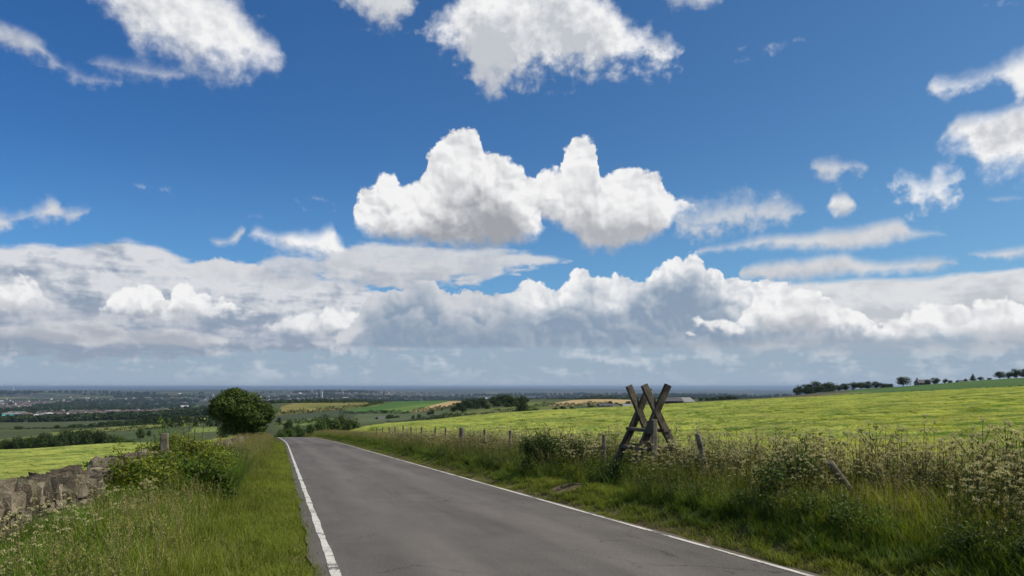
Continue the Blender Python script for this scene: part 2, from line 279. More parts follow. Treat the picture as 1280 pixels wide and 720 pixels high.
# how the land lies: for a bearing (px on the photograph's axis) the sight-line row its surface is seen on at a distance
TAB = {
 -500: [(10, 690), (20, 645), (30, 625), (60, 600), (120, 577), (180, 567), (230, 574), (300, 566), (400, 549), (500, 537), (600, 537), (900, 533), (1500, 525), (3000, 513), (6000, 503), (12000, 494), (25000, 488.2), (60000, 484.6)],
 0:    [(10, 690), (20, 640), (30, 618), (60, 592), (120, 571), (180, 562), (230, 569), (300, 560), (400, 545), (500, 537), (600, 537), (900, 533), (1500, 525), (3000, 513), (6000, 503), (12000, 494), (25000, 488.2), (60000, 484.6)],
 180:  [(10, 686), (20, 625), (30, 601), (60, 577), (120, 561), (180, 553), (230, 562), (300, 555), (400, 541), (520, 532), (600, 532), (900, 529), (1500, 521), (3000, 512), (6000, 502), (12000, 494), (25000, 488.2), (60000, 484.6)],
 300:  [(10, 685), (20, 609), (30, 585), (60, 560), (110, 548), (150, 552), (230, 553), (300, 546), (400, 534), (520, 524), (600, 524), (900, 521), (1500, 513), (3000, 508), (6000, 501), (12000, 494), (25000, 488.2), (60000, 484.6)],
 345:  [(10, 685), (20, 609), (30, 583.7), (60, 558.4), (105, 547.5), (150, 552), (200, 548), (260, 539), (350, 529), (500, 516), (650, 508), (850, 504), (1000, 506), (1800, 509), (3000, 504), (6000, 499), (12000, 492), (25000, 488.2), (60000, 484.6)],
 400:  [(10, 685), (20, 609), (30, 583.7), (60, 558.4), (110, 546.9), (150, 551), (200, 546), (260, 538), (350, 530), (500, 518), (650, 507), (850, 503.5), (1000, 506), (1800, 508), (3000, 502), (6000, 497), (12000, 491), (25000, 488), (60000, 484.6)],
 480:  [(10, 685), (20, 609), (30, 583), (60, 555), (100, 536), (130, 530.5), (200, 536), (260, 534), (350, 529), (500, 517), (650, 506), (850, 502), (1000, 505), (1800, 506), (3000, 501), (6000, 496.5), (12000, 491), (25000, 488), (60000, 484.6)],
 640:  [(10, 685), (20, 608), (30, 580), (60, 550), (100, 530), (140, 520), (180, 515.5), (220, 518), (260, 518), (350, 511), (500, 506), (650, 502), (850, 499.3), (1000, 504), (1800, 506), (3000, 501), (6000, 496), (12000, 491), (25000, 488), (60000, 484.6)],
 800:  [(10, 685), (20, 605), (30, 576), (60, 544), (100, 523), (150, 512), (210, 507), (260, 509), (350, 507), (500, 503.5), (650, 500.5), (850, 499), (1000, 504), (1800, 506), (3000, 500), (6000, 495), (12000, 491), (25000, 488), (60000, 484.6)],
 960:  [(10, 685), (20, 602), (30, 573), (60, 539), (100, 517), (150, 505), (240, 498.5), (300, 500), (400, 498.5), (500, 497), (650, 497.5), (850, 500), (1000, 504), (1800, 506), (3000, 500), (6000, 494.5), (12000, 490), (25000, 487.5), (60000, 484.6)],
 1060: [(10, 684), (20, 600), (30, 571), (60, 535), (100, 512), (150, 500.5), (250, 493.5), (300, 494.5), (400, 490.5), (480, 487.5), (650, 490), (850, 497), (1000, 504), (1800, 506), (3000, 500), (6000, 495), (12000, 490), (25000, 487), (60000, 484.6)],
 1120: [(10, 683), (20, 598), (30, 570), (60, 533), (100, 509), (150, 497.5), (250, 490.3), (300, 490), (400, 485.5), (480, 483.6), (650, 487), (850, 495), (1000, 504), (1800, 506), (3000, 500), (6000, 495), (12000, 490), (25000, 487), (60000, 484.6)],
 1280: [(10, 680), (20, 595), (30, 567), (60, 528), (100, 503), (150, 490), (250, 482.3), (300, 481), (400, 475), (500, 472), (650, 476), (850, 488), (1000, 500), (1800, 506), (3000, 500), (6000, 495), (12000, 490), (25000, 487), (60000, 484.6)],
 1900: [(10, 676), (20, 588), (30, 558), (60, 515), (100, 488), (150, 474), (250, 464), (300, 460), (400, 452), (500, 448), (650, 455), (850, 475), (1000, 495), (1800, 506), (3000, 500), (6000, 495), (12000, 490), (25000, 487), (60000, 484.6)],
}
TPX = np.array(sorted(TAB)); TD = np.geomspace(8, 60000, 260); LTD = np.log(TD)
def hermite(x, xp, fp):
    """monotone-ish cubic through the control points"""
    xp = np.array(xp, float); fp = np.array(fp, float)
    h = np.diff(xp); dl = np.diff(fp) / h
    m = np.zeros_like(fp); m[1:-1] = np.where(dl[:-1] * dl[1:] > 0, 2 * dl[:-1] * dl[1:] / (dl[:-1] + dl[1:] + 1e-12 * np.sign(dl[1:] + dl[:-1] + 1e-15)), 0)
    m[0] = dl[0]; m[-1] = dl[-1]
    i = np.clip(np.searchsorted(xp, x) - 1, 0, len(h) - 1)
    t = np.clip((x - xp[i]) / h[i], 0, 1)
    return ((2*t**3-3*t**2+1)*fp[i] + (t**3-2*t**2+t)*h[i]*m[i] + (-2*t**3+3*t**2)*fp[i+1] + (t**3-t**2)*h[i]*m[i+1])
TROW = np.array([hermite(LTD, [math.log(a) for a, _ in TAB[k]], [b for _, b in TAB[k]]) for k in TPX])
NPX = np.arange(-500, 1901, 10.0)
TR2 = np.array([hermite(NPX, TPX, TROW[:, j]) for j in range(len(TD))]).T      # [px, d]
def sstep(a, b, v):
    t = np.clip((v - a) / (b - a), 0, 1); return t * t * (3 - 2 * t)
def lat_noise(x, y, s, seed=0):
    """cheap smooth value noise"""
    def hsh(i, j):
        v = np.sin(i * 127.1 + j * 311.7 + seed * 74.7) * 43758.5453
        return v - np.floor(v)
    X_ = x / s; Y_ = y / s; i = np.floor(X_); j = np.floor(Y_); u = X_ - i; v = Y_ - j
    u = u*u*(3-2*u); v = v*v*(3-2*v)
    return (hsh(i, j)*(1-u) + hsh(i+1, j)*u) * (1-v) + (hsh(i, j+1)*(1-u) + hsh(i+1, j+1)*u) * v - 0.5
def H0f(x, d):
    """broad land surface, without the verge banks"""
    x = np.asarray(x, float); d = np.asarray(d, float)
    dc = np.clip(d, 8.0, 60000)
    px = np.clip(640 + F_PX * x / dc, -500, 1900)
    a = (px + 500) / 10.0; i = np.clip(a.astype(int), 0, len(NPX) - 2); u = a - i
    b = np.interp(np.log(dc), LTD, np.arange(len(TD))); j = np.clip(b.astype(int), 0, len(TD) - 2); v = b - j
    row = (TR2[i, j]*(1-u) + TR2[i+1, j]*u)*(1-v) + (TR2[i, j+1]*(1-u) + TR2[i+1, j+1]*u)*v
    z = EYE - (row - HZ) / F_PX * dc
    s = side(x, np.clip(d, -50, 200))
    corr = (1 - sstep(7.8, 15, s)) * sstep(-9, -4.2, s) * (1 - sstep(95, 140, d))
    near = 1 - sstep(8, 14, d)
    z = z * (1 - corr) + plane(d) * corr
    z = z * (1 - near) + np.where(True, plane(d), 0) * near
    z = z - (.62 * sstep(8.6, 10.5, s) * (px > 330) * (1 - sstep(270, 330, d)) + .4 * sstep(-4.4, -6.5, s) * (px <= 330) * (1 - sstep(200, 240, d))) * (d > 1)
    z = z + lat_noise(x, d, 9, 1) * 0.12 * (1 - corr) * sstep(14, 30, d)
    far = sstep(1300, 2600, d)
    z = z + far * (lat_noise(x, d*0.45, 900, 3) * 40 + lat_noise(x, d*0.5, 2600, 4) * 85 + lat_noise(x, d * .5, 7000, 5) * 130) * (0.25 + 0.75*sstep(2500, 9000, d)) * (1 - 0.55 * sstep(15000, 40000, d))
    return z
def Hf(x, d):
    """ground surface with verge banks and the bed under the road"""
    z = H0f(x, d); s = side(x, np.clip(d, -50, 220))
    fade = 1 - sstep(110, 150, d)
    rb = sstep(5.0, 5.9, s) * 0.28 * (1 - sstep(7.6, 9.5, s))
    lb = sstep(-0.5, -1.5, s) * 0.14 * (1 - sstep(-3.2, -6, s))
    z = z + (rb + lb) * fade + (lat_noise(x, d, 0.8, 9) * 0.10 + lat_noise(x, d, 2.3, 11) * .1) * fade * np.maximum(sstep(5.1, 6.0, s), sstep(-.5, -1.4, s))
    bed = sstep(-0.46, -0.22, s) * (1 - sstep(4.95, 5.15, s))
    return z - bed * (0.06 + 0.0006 * np.clip(d, 0, 200))
def Hs(x, d): return float(Hf(np.array([x]), np.array([d]))[0])

def mesh_np(name, verts, faces, mats=(), smooth=True, mat_idx=None, attrs=None):
    """faces: (n,4) or (n,3) int array"""
    me = bpy.data.meshes.new(name)
    verts = np.asarray(verts, np.float32); faces = np.asarray(faces, np.int32)
    k = faces.shape[1]; n = len(faces)
    me.vertices.add(len(verts)); me.vertices.foreach_set('co', verts.ravel())
    me.loops.add(n * k); me.loops.foreach_set('vertex_index', faces.ravel())
    me.polygons.add(n); me.polygons.foreach_set('loop_start', np.arange(0, n * k, k, dtype=np.int32))
    for m in mats: me.materials.append(m)
    if mat_idx is not None: me.polygons.foreach_set('material_index', np.asarray(mat_idx, np.int32))
    if attrs:
        for an, (typ, arr) in attrs.items():
            at = me.attributes.new(an, typ, 'POINT'); key = {'FLOAT': 'value', 'FLOAT_COLOR': 'color', 'FLOAT_VECTOR': 'vector', 'INT': 'value'}[typ]
            at.data.foreach_set(key, np.asarray(arr, np.int32 if typ == 'INT' else np.float32).ravel())
    me.update(calc_edges=True)
    me.polygons.foreach_set('use_smooth', np.full(n, smooth))
    return me
def tag(o, label=None, cat=None, group=None, kind=None):
    if label: o['label'] = label
    if cat: o['category'] = cat
    if group: o['group'] = group
    if kind: o['kind'] = kind
    return o
def obj(name, me, parent=None, loc=None, link=True):
    o = bpy.data.objects.new(name, me)
    if link: COL.objects.link(o)
    if parent: o.parent = parent
    if loc is not None: o.location = loc
    return o
def empty(name, loc=(0, 0, 0), rz=0.0):
    o = bpy.data.objects.new(name, None); o.empty_display_size = 0.2; COL.objects.link(o)
    o.location = loc; o.rotation_euler = (0, 0, rz); return o
def new_mat(name, rough=0.85, spec=0.25):
    m = bpy.data.materials.new(name); m.use_nodes = True
    nt = m.node_tree; b = nt.nodes['Principled BSDF']
    b.inputs['Roughness'].default_value = rough; b.inputs['Specular IOR Level'].default_value = spec
    return m, NT(nt), b
def bump(t, b, h, strength=0.5, dist=0.02):
    n = t.node('ShaderNodeBump'); n.inputs['Strength'].default_value = strength; n.inputs['Distance'].default_value = dist
    t.put(n.inputs['Height'], h); t.L.new(n.outputs[0], b.inputs['Normal'])

# ------------------------------------------------------------------ the ground sheet and its colours
def inpoly(px, py, poly):
    poly = np.array(poly, float); c = np.zeros(px.shape, bool); n = len(poly); j = n - 1
    for i in range(n):
        xi, yi = poly[i]; xj, yj = poly[j]
        if yi != yj:
            cond = ((yi > py) != (yj > py)) & (px < (xj - xi) * (py - yi) / (yj - yi) + xi)
            c ^= cond
        j = i
    return c
upx = np.concatenate([np.linspace(-520, -20, 60), np.arange(-12, 1300, 1.6), np.linspace(1310, 1900, 60)])
dd = np.concatenate([np.geomspace(1.0, 60, 330), np.geomspace(60, 1100, 300)[1:], np.geomspace(1100, 60000, 240)[1:]])
U, Dg = np.meshgrid((upx - 640) / F_PX, dd, indexing='ij')
GX = U * Dg; GZ = Hf(GX, Dg)
nu, nd = GX.shape
V = np.stack([GX, Dg, GZ], -1).reshape(-1, 3)
ii = np.arange(nu * nd).reshape(nu, nd)
Fq = np.stack([ii[:-1, :-1], ii[1:, :-1], ii[1:, 1:], ii[:-1, 1:]], -1).reshape(-1, 4)
# zone colours
PXg = 640 + F_PX * U; ROW = HZ - (GZ - EYE) / Dg * F_PX
col = np.zeros((nu, nd, 3), np.float32)
zone = np.zeros((nu, nd), np.float32)        # 0 verge soil, 1 barley, 2 mid fields, 3 far country
S = side(GX, np.clip(Dg, 0, 220))
olive = (.085, .10, .030)
col[:] = (.06, .062, .024)
brn = np.maximum(np.maximum(sstep(-.62, -.35, S), 0) * (S < 0), (1 - sstep(5.1, 5.35, S)) * (S > 3)) * (Dg < 130)
brn = np.maximum(brn, (1 - sstep(.25, .6, np.hypot((S - 5.75) * 1.0, (Dg - 17.2) * .6))))
col[:] = col * (1 - brn[..., None]) + np.array((.15, .11, .07)) * brn[..., None]
BAR_R = (.26, .29, .042); BAR_L = (.27, .275, .038)
crest_r = np.interp(PXg, [-500, 345, 480, 640, 800, 960, 1120, 1280, 1900], [110, 110, 140, 195, 225, 262, 268, 268, 268])
mR = (S > 7.6) & (Dg < crest_r) & (PXg > 330); col[mR] = BAR_R; zone[mR] = 1
mL = (S < -4.0) & (Dg < 205) & ~mR & (PXg < 335); col[mL] = BAR_L; zone[mL] = 1
mid = (Dg >= np.where(PXg > 335, crest_r, 205)) & (Dg < 1250)
col[mid] = (.060, .075, .030); zone[mid] = 2
FIELDS = [
 ((.050, .065, .035), [(340, 526), (345, 517), (380, 516), (420, 512), (455, 509), (500, 517), (520, 520), (500, 526), (440, 530), (345, 531)]),  # cloud shadow put into this field's colour as a darker grey green
 ((.17, .15, .045), [(345, 519), (352, 508), (368, 503.5), (410, 503.5), (460, 503.5), (478, 504), (470, 508), (450, 510), (420, 512), (380, 516)]),
 ((.12, .13, .035), [(372, 506), (470, 506), (460, 509), (420, 511), (390, 510)]),
 ((.055, .115, .028), [(428, 513), (470, 507), (505, 499.5), (532, 499.5), (565, 501.6), (548, 506), (506, 516), (480, 516)]),
 ((.10, .16, .035), [(480, 512), (520, 506), (550, 504), (530, 509), (506, 515.5), (484, 515.5)]),
 ((.34, .25, .12), [(504, 516.4), (528, 510), (550, 504), (562, 501.8), (580, 501.4), (578, 506.5), (545, 511.5), (520, 515.5)]),
 ((.075, .095, .045), [(445, 517), (580, 514.5), (600, 516), (540, 522), (480, 528), (440, 530)]),
 ((.105, .12, .035), [(540, 522), (575, 513), (610, 510.5), (650, 507), (720, 509), (700, 516), (640, 519), (560, 523)]),
 ((.12, .17, .045), [(343, 528), (400, 522.5), (420, 523), (400, 530), (345, 533)]),
 ((.36, .27, .13), [(682, 507.5), (700, 502.5), (715, 500.2), (750, 498.6), (790, 500), (800, 503), (765, 505), (720, 507)]),
 ((.10, .12, .035), [(640, 508), (650, 502.5), (700, 501.8), (690, 506.5), (672, 508)]),
 ((.10, .078, .05), [(930, 501), (960, 498.4), (1000, 494), (1040, 490.8), (1064, 489), (1064, 496), (1000, 500)]),
 ((.060, .115, .028), [(1062, 494), (1062, 488.5), (1120, 482.5), (1280, 471), (1900, 440), (1900, 470), (1280, 482.4), (1120, 490.6)]),
 ((.11, .14, .04), [(1010, 497), (1040, 492.5), (1080, 489.3), (1100, 490.5), (1080, 493.5), (1040, 496.5)]),
 ((.15, .165, .042), [(60, 541), (105, 536.5), (175, 531.5), (252, 524.5), (256, 528), (207, 533.5), (160, 538), (115, 540), (75, 544)]),
 ((.12, .145, .042), [(0, 549), (60, 543), (120, 541), (110, 548), (0, 556)]),
 ((.055, .080, .032), [(120, 548), (150, 543), (190, 534), (240, 531), (240, 542), (190, 552), (120, 556)]),
 ((.15, .19, .05), [(236, 541), (242, 534.5), (300, 532.5), (300, 538)]),
]
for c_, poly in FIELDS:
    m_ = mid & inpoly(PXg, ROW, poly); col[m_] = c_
zone[Dg >= 1250] = 3
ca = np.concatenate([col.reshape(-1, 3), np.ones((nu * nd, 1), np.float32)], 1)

gm, t, b = new_mat('ground_soil_and_crops', 0.95, 0.1)
A = t.node('ShaderNodeAttribute', attribute_name='col').outputs['Color']
Z = t.node('ShaderNodeAttribute', attribute_name='zone').outputs['Fac']
POS = t.node('ShaderNodeNewGeometry').outputs['Position']
px_, py_, pz_ = t.sep(POS)
P2d = t.xyz(px_, py_, 0)
n1 = t.noise(P2d, 0.35, 5, 0.6); n2 = t.noise(P2d, 3.5, 5, 0.65)
rowv = t.noise(t.vm('MULTIPLY', P2d, (0.25, 1.6, 1)), 0.45, 5, 0.6)
k = t.add(t.mul(t.sub(n1, .5), .5), t.mul(t.sub(n2, .5), .55)); k = t.add(k, t.mul(t.sub(rowv, .5), .7))
k = t.add(k, 1.0)
barley = t.mix(1.0, A, t.xyz(k, k, k), 'MULTIPLY')
barley = t.mix(t.mr(rowv, .50, .68), barley, t.mix(1.0, barley, (.55, .72, .6), 'MULTIPLY'))
nm = t.noise(P2d, 0.02, 6, 0.6); nm2 = t.noise(t.vm('MULTIPLY', P2d, (0.5, 1, 1)), 0.12, 4, 0.6)
km = t.add(t.add(t.mul(t.sub(nm, .5), .9), t.mul(t.sub(nm2, .5), .7)), 1.0)
midc = t.mix(1.0, A, t.xyz(km, km, km), 'MULTIPLY')
# far country: a patchwork of fields, woods and towns
Pf = t.vm('ADD', P2d, t.vm('SCALE', t.vm('SUBTRACT', t.noise(P2d, .002, 3, .5, col=True), (.5, .5, .5)), 260.0))
Pf = t.vm('MULTIPLY', Pf, (1.0, .7, 1.0))
vc = t.vor(Pf, 0.0042, 'F1', 0, dim='2D', out='Color')
vr, vg, vb = t.sep(vc)
fcol = t.mix(t.mr(vr, .62, .66), (.045, .065, .028), (.10, .12, .045))
fcol = t.mix(t.mr(vg, .80, .84), fcol, (.25, .21, .11))
fcol = t.mix(t.mr(vb, .78, .82), fcol, (.09, .15, .035))
wood = t.noise(P2d, 0.0011, 6, 0.62)
fcol = t.mix(t.mr(wood, .49, .55), fcol, (.020, .033, .014))
urb = t.noise(t.vm('ADD', P2d, (9000, 3000, 0)), 0.0006, 5, 0.6)
ucell = t.vor(P2d, 0.030, 'F1', 0, dim='2D', out='Color'); ur, ug, ub = t.sep(ucell)
ucol = t.mix(t.mr(ur, .5, .55), (.035, .042, .03), (.085, .078, .07)); ucol = t.mix(t.mr(ug, .93, .95), ucol, (.30, .29, .28))
fcol = t.mix(t.mul(t.mr(urb, .53, .60), .9), fcol, ucol)
kf = t.noise(P2d, 0.012, 5, 0.7); kf = t.add(t.mul(t.sub(kf, .5), 1.0), .68)
fcol = t.mix(1.0, fcol, t.xyz(kf, kf, kf), 'MULTIPLY')
soil = t.mix(1.0, A, t.mix(t.mr(n2, .35, .65), (.7, .7, .7), (1.35, 1.3, 1.2)), 'MULTIPLY')
cc = t.mix(t.mr(Z, .3, .7, smooth=False), soil, barley)
cc = t.mix(t.mr(Z, 1.3, 1.7, smooth=False), cc, midc)
cc = t.mix(t.mr(Z, 2.3, 2.7, smooth=False), cc, fcol)
t.L.new(cc, b.inputs['Base Color'])
bump(t, b, t.add(t.mul(n2, .6), n1), 0.8, 0.25)
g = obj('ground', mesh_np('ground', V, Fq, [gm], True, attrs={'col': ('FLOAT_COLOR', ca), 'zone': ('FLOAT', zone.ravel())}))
tag(g, kind='structure')
# the land behind and beside the viewer, one more sheet that meets it
bx_ = np.concatenate([np.linspace(-4000, -60, 18), np.linspace(-50, 50, 50), np.linspace(60, 4000, 18)])
by_ = np.concatenate([np.linspace(-4000, -40, 14), np.linspace(-35, 6, 42)])
BX, BY = np.meshgrid(bx_, by_, indexing='ij')
BZ = np.clip(plane(BY), -3, 4) - 0.35 - 0.0 * BX + 0.3 * (1 - sstep(0, 1.0, BY)) * 0
Vb = np.stack([BX, BY, BZ], -1).reshape(-1, 3); ib = np.arange(BX.size).reshape(BX.shape)
Fb = np.stack([ib[:-1, :-1], ib[1:, :-1], ib[1:, 1:], ib[:-1, 1:]], -1).reshape(-1, 4)
cb = np.tile(np.array([.07, .08, .03, 1], np.float32), (len(Vb), 1))
gb = obj('field', mesh_np('field', Vb, Fb, [gm], True, attrs={'col': ('FLOAT_COLOR', cb), 'zone': ('FLOAT', np.full(len(Vb), 2.0))})); tag(gb, kind='structure')

# ------------------------------------------------------------------ road
rm, t, b = new_mat('worn_asphalt', 0.88, 0.3)
TC = t.node('ShaderNodeAttribute', attribute_name='rc').outputs['Vector']   # x = across, y = along
rx, ry, _ = t.sep(TC)
g1 = t.noise(TC, 38, 5, .8); g2 = t.noise(TC, 1.2, 5, .6); g3 = t.noise(t.xyz(rx, t.mul(ry, .12), 0), 1.6, 5, .6)
v = t.add(.094, t.mul(t.sub(g1, .5), .22)); v = t.add(v, t.mul(t.sub(g2, .5), .055)); v = t.add(v, t.mul(t.sub(g3, .5), .085))
tr1 = t.m('ABSOLUTE', t.sub(rx, 1.35)); tr2 = t.m('ABSOLUTE', t.sub(rx, 3.35)); tr = t.m('MINIMUM', tr1, tr2)
v = t.mad(t.mr(t.add(tr, t.mul(t.sub(g2, .5), .5)), .1, .65), -.020, t.add(v, .014))
# cracks, dark tar marks and one broad darker stretch along the road
cr = t.vor(t.vm('ADD', TC, t.vm('SCALE', t.noise(TC, 2.5, 4, .6, col=True), .5)), 0.55, 'DISTANCE_TO_EDGE', dim='2D')
crm = t.mul(t.mr(cr, .004, .012, 1, 0), t.mr(t.noise(TC, .35, 3, .5), .50, .60))
edge = t.mr(rx, 4.0, 4.7)
stn = t.mul(t.mr(t.noise(t.vm('MULTIPLY', TC, (3, .9, 1)), 1.7, 5, .7), .60, .66), t.mr(rx, 3.3, 4.3))
patch = t.mul(t.mr(t.m('ABSOLUTE', t.sub(ry, 63)), 4, 9, 1, 0), t.mr(t.noise(t.vm('MULTIPLY', TC, (.5, .2, 1)), 1.5, 3, .5), .42, .55))
dk = t.m('MAXIMUM', t.mul(crm, .5), t.mul(stn, .6)); dk = t.m('MAXIMUM', dk, t.mul(patch, .35))
v = t.mul(v, t.sub(1.0, dk))
dust = t.mul(t.m('MAXIMUM', t.mr(rx, 4.72, 4.98), t.mr(rx, -.12, -.38)), t.mr(t.noise(TC, 6, 4, .6), .35, .6))
rc_ = t.mix(dust, t.xyz(t.mul(v, 1.10), t.mul(v, .985), t.mul(v, .87)), (.12, .095, .06))
t.L.new(rc_, b.inputs['Base Color']); bump(t, b, g1, .5, .006)
def strip(s0f, s1f, d0, d1, step, off, n_across=1):
    vs = []; rc = []; ds = np.arange(d0, d1 + step, step)
    for d in ds:
        for k_ in range(n_across + 1):
            s = s0f(d) + (s1f(d) - s0f(d)) * k_ / n_across
            x = road_x(d) + s / CH
            camber = 0.03 * (1 - ((s - 2.4) / 2.6) ** 2)
            z = float(H0f(np.array([x]), np.array([d]))[0]) + camber + off * (1 + max(d, 0) / 60)
            vs.append((x, d, z)); rc.append((s, d, 0))
    m_ = n_across + 1; n_ = len(ds)
    id_ = np.arange(n_ * m_).reshape(n_, m_)
    fs_ = np.stack([id_[:-1, :-1], id_[:-1, 1:], id_[1:, 1:], id_[1:, :-1]], -1).reshape(-1, 4)
    return vs, fs_, rc
ej = lambda d, k: (math.sin(d * 1.7 + k) * .025 + math.sin(d * 4.3 + 2 * k) * .02 + math.sin(d * 11.1 + k) * .012)
vs, fs_, rc = strip(lambda d: -.23 + ej(d, 1), lambda d: 4.97 + ej(d, 2), -12, 175, .25, .004, 14)
road = obj('road', mesh_np('road', vs, fs_, [rm], True, attrs={'rc': ('FLOAT_VECTOR', rc)})); tag(road, kind='structure')
lm, t, b = new_mat('worn_white_road_paint', 0.7, 0.3)
TC = t.node('ShaderNodeAttribute', attribute_name='rc').outputs['Vector']; rx, ry, _ = t.sep(TC)
wv = t.noise(TC, 14, 5, .7); wb = t.noise(TC, 1.1, 3, .6)
ext = t.mr(t.m('ABSOLUTE', t.sub(t.m('FRACT', t.add(t.mul(ry, .31), t.mul(wb, .4))), .5)), .0, .012, 1, 0)
wear = t.m('MAXIMUM', t.mr(t.add(wv, t.mul(t.sub(wb, .5), 1.1)), .56, .66), ext)
lc = t.mix(wear, t.mix(t.mr(t.noise(TC, 5, 3, .6), .3, .7), (.60, .58, .53), (.46, .44, .39)), (.12, .112, .105))
t.L.new(lc, b.inputs['Base Color']); bump(t, b, wv, .3, .004)
for s0, w0, k_ in ((-.05, .098, 3), (4.77, .08, 5)):
    vs, fs_, rc = strip(lambda d: s0 + ej(d, k_) * .25, lambda d: s0 + w0 + ej(d, k_ + 2) * .25, -12, 150, .25, .009, 1)
    ln = obj('road_edge_line', mesh_np('road_edge_line', vs, fs_, [lm], True, attrs={'rc': ('FLOAT_VECTOR', rc)})); tag(ln, kind='structure')
# ------------------------------------------------------------------ plant parts
def leaf_mat(name, base, tip, dry=None, transl=0.35, rough=0.55, spec=0.25, var=0.25, patch=0.35, psc=0.35, band=None):
    """base/tip: colour along the blade (attribute t); dry: a second colour some plants have"""
    m = bpy.data.materials.new(name); m.use_nodes = True; nt = m.node_tree; nt.nodes.clear(); t = NT(nt)
    o = t.node('ShaderNodeOutputMaterial')
    tt = t.node('ShaderNodeAttribute', attribute_name='t').outputs['Fac']
    rnd = t.node('ShaderNodeAttribute', attribute_name='r').outputs['Fac']
    oi = t.node('ShaderNodeObjectInfo').outputs['Random']
    pos = t.node('ShaderNodeNewGeometry').outputs['Position']
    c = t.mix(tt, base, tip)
    if dry: c = t.mix(t.mul(t.mr(t.add(rnd, t.mul(t.sub(t.noise(pos, .5, 3, .5), .5), 1.2)), .62, .9), t.mr(tt, .1, .8)), c, dry)
    k = t.add(1 - var, t.mul(rnd, 2 * var)); k = t.mul(k, t.add(1 - var * .5, t.mul(oi, var)))
    k = t.mul(k, t.add(1 - patch / 2, t.mul(t.mr(t.noise(pos, psc, 3, .5), .35, .65), patch)))
    c = t.mix(1.0, c, t.xyz(k, k, k), 'MULTIPLY')
    if band:
        bn = t.noise(t.vm('MULTIPLY', pos, (.09, .42, 0.0)), 1.0, 3, .55)
        c = t.mix(t.mr(bn, .51, .58), c, t.mix(1.0, c, band, 'MULTIPLY'))
    p = t.node('ShaderNodeBsdfPrincipled'); t.L.new(c, p.inputs['Base Color']); p.inputs['Roughness'].default_value = rough
    p.inputs['Specular IOR Level'].default_value = spec
    tr = t.node('ShaderNodeBsdfTranslucent'); t.L.new(t.mix(1.0, c, (1.5, 1.35, .7), 'MULTIPLY'), tr.inputs[0])
    mx = t.node('ShaderNodeMixShader'); mx.inputs[0].default_value = transl
    t.L.new(p.outputs[0], mx.inputs[1]); t.L.new(tr.outputs[0], mx.inputs[2]); t.L.new(mx.outputs[0], o.inputs[0])
    return m

class Soup:
    """collects quads with per-vertex t / r and a material index"""
    def __init__(s): s.v = []; s.f = []; s.t = []; s.r = []; s.m = []; s.n = 0
    def quads(s, verts, t, r, mi):
        """verts (k,4,3)"""
        verts = np.asarray(verts, np.float32); k = len(verts)
        if k == 0: return
        s.v.append(verts.reshape(-1, 3)); s.f.append(np.arange(k * 4).reshape(k, 4) + s.n); s.n += k * 4
        s.t.append(np.broadcast_to(np.asarray(t, np.float32), (k, 4)).reshape(-1)); s.r.append(np.broadcast_to(np.asarray(r, np.float32), (k, 4)).reshape(-1))
        s.m.append(np.full(k, mi))
    def mesh(s, name, mats, smooth=False):
        return mesh_np(name, np.concatenate(s.v), np.concatenate(s.f), mats, smooth, np.concatenate(s.m),
                       {'t': ('FLOAT', np.concatenate(s.t)), 'r': ('FLOAT', np.concatenate(s.r))})
def blades(S, n, rad, hmin, hmax, w, lean=0.25, droop=0.35, seg=3, mi=0, wind=(0, 0), z0=-0.05, t0=0.0, t1=1.0, taper=1.0, rg=rng, base=None):
    a = rg.uniform(0, 2*math.pi, n); rr = rad * np.sqrt(rg.uniform(0, 1, n))
    bp = np.stack([rr*np.cos(a), rr*np.sin(a), np.full(n, z0)], -1) if base is None else base
    h = rg.uniform(hmin, hmax, n); fa = rg.uniform(0, 2*math.pi, n)
    ld = np.stack([np.cos(fa), np.sin(fa)], -1) * (lean * rg.uniform(.2, 1, n))[:, None] + np.array(wind)[None] * rg.uniform(.6, 1.3, n)[:, None]
    wa = fa + math.pi/2 + rg.uniform(-.6, .6, n); wd = np.stack([np.cos(wa), np.sin(wa), np.zeros(n)], -1)
    r = rg.uniform(0, 1, n)
    prev = None
    for k in range(seg + 1):
        q = k / seg
        c = bp.copy(); off = ld * (q + droop * q * q * 1.6)[..., None] if False else ld * (q * (1 - droop) + droop * 2.2 * q * q)
        c[:, :2] += off * h[:, None]; c[:, 2] += h * (q - 0.38 * droop * q * q * q)
        ww = w * (1 - taper * q ** 1.6) * .5 + .0004
        L = c - wd * ww; Rr = c + wd * ww
        if prev is not None:
            S.quads(np.stack([prev[0], prev[1], Rr, L], 1), [[t0+(t1-t0)*(k-1)/seg]*2 + [t0+(t1-t0)*q]*2], r[:, None], mi)
        prev = (L, Rr)
    return c, ld, r, h
def leaves(S, pts, size, mi=0, nrm=None, t=0.6, jit=1.0, aspect=0.6, rg=rng, tvar=.3, curl=True):
    """leaf-shaped quads at points, facing roughly nrm"""
    n = len(pts); sz = size * rg.uniform(.6, 1.25, n)[:, None]
    d = rg.normal(size=(n, 3)) * jit
    if nrm is not None: d = d * .6 + nrm
    d /= np.linalg.norm(d, axis=1)[:, None] + 1e-9
    u = np.cross(d, rg.normal(size=(n, 3))); u /= np.linalg.norm(u, axis=1)[:, None] + 1e-9
    v = np.cross(d, u)
    A = pts - u * sz * .5; C = pts + u * sz * .5 - d * sz * .12; B = pts + v * sz * aspect * .5 + d * sz * .10; E = pts - v * sz * aspect * .5 + d * sz * .06
    r = rg.uniform(0, 1, n)
    S.quads(np.stack([A, B, C, E], 1), np.clip(t + rg.uniform(-tvar, tvar, n), 0, 1)[:, None], r[:, None], mi)
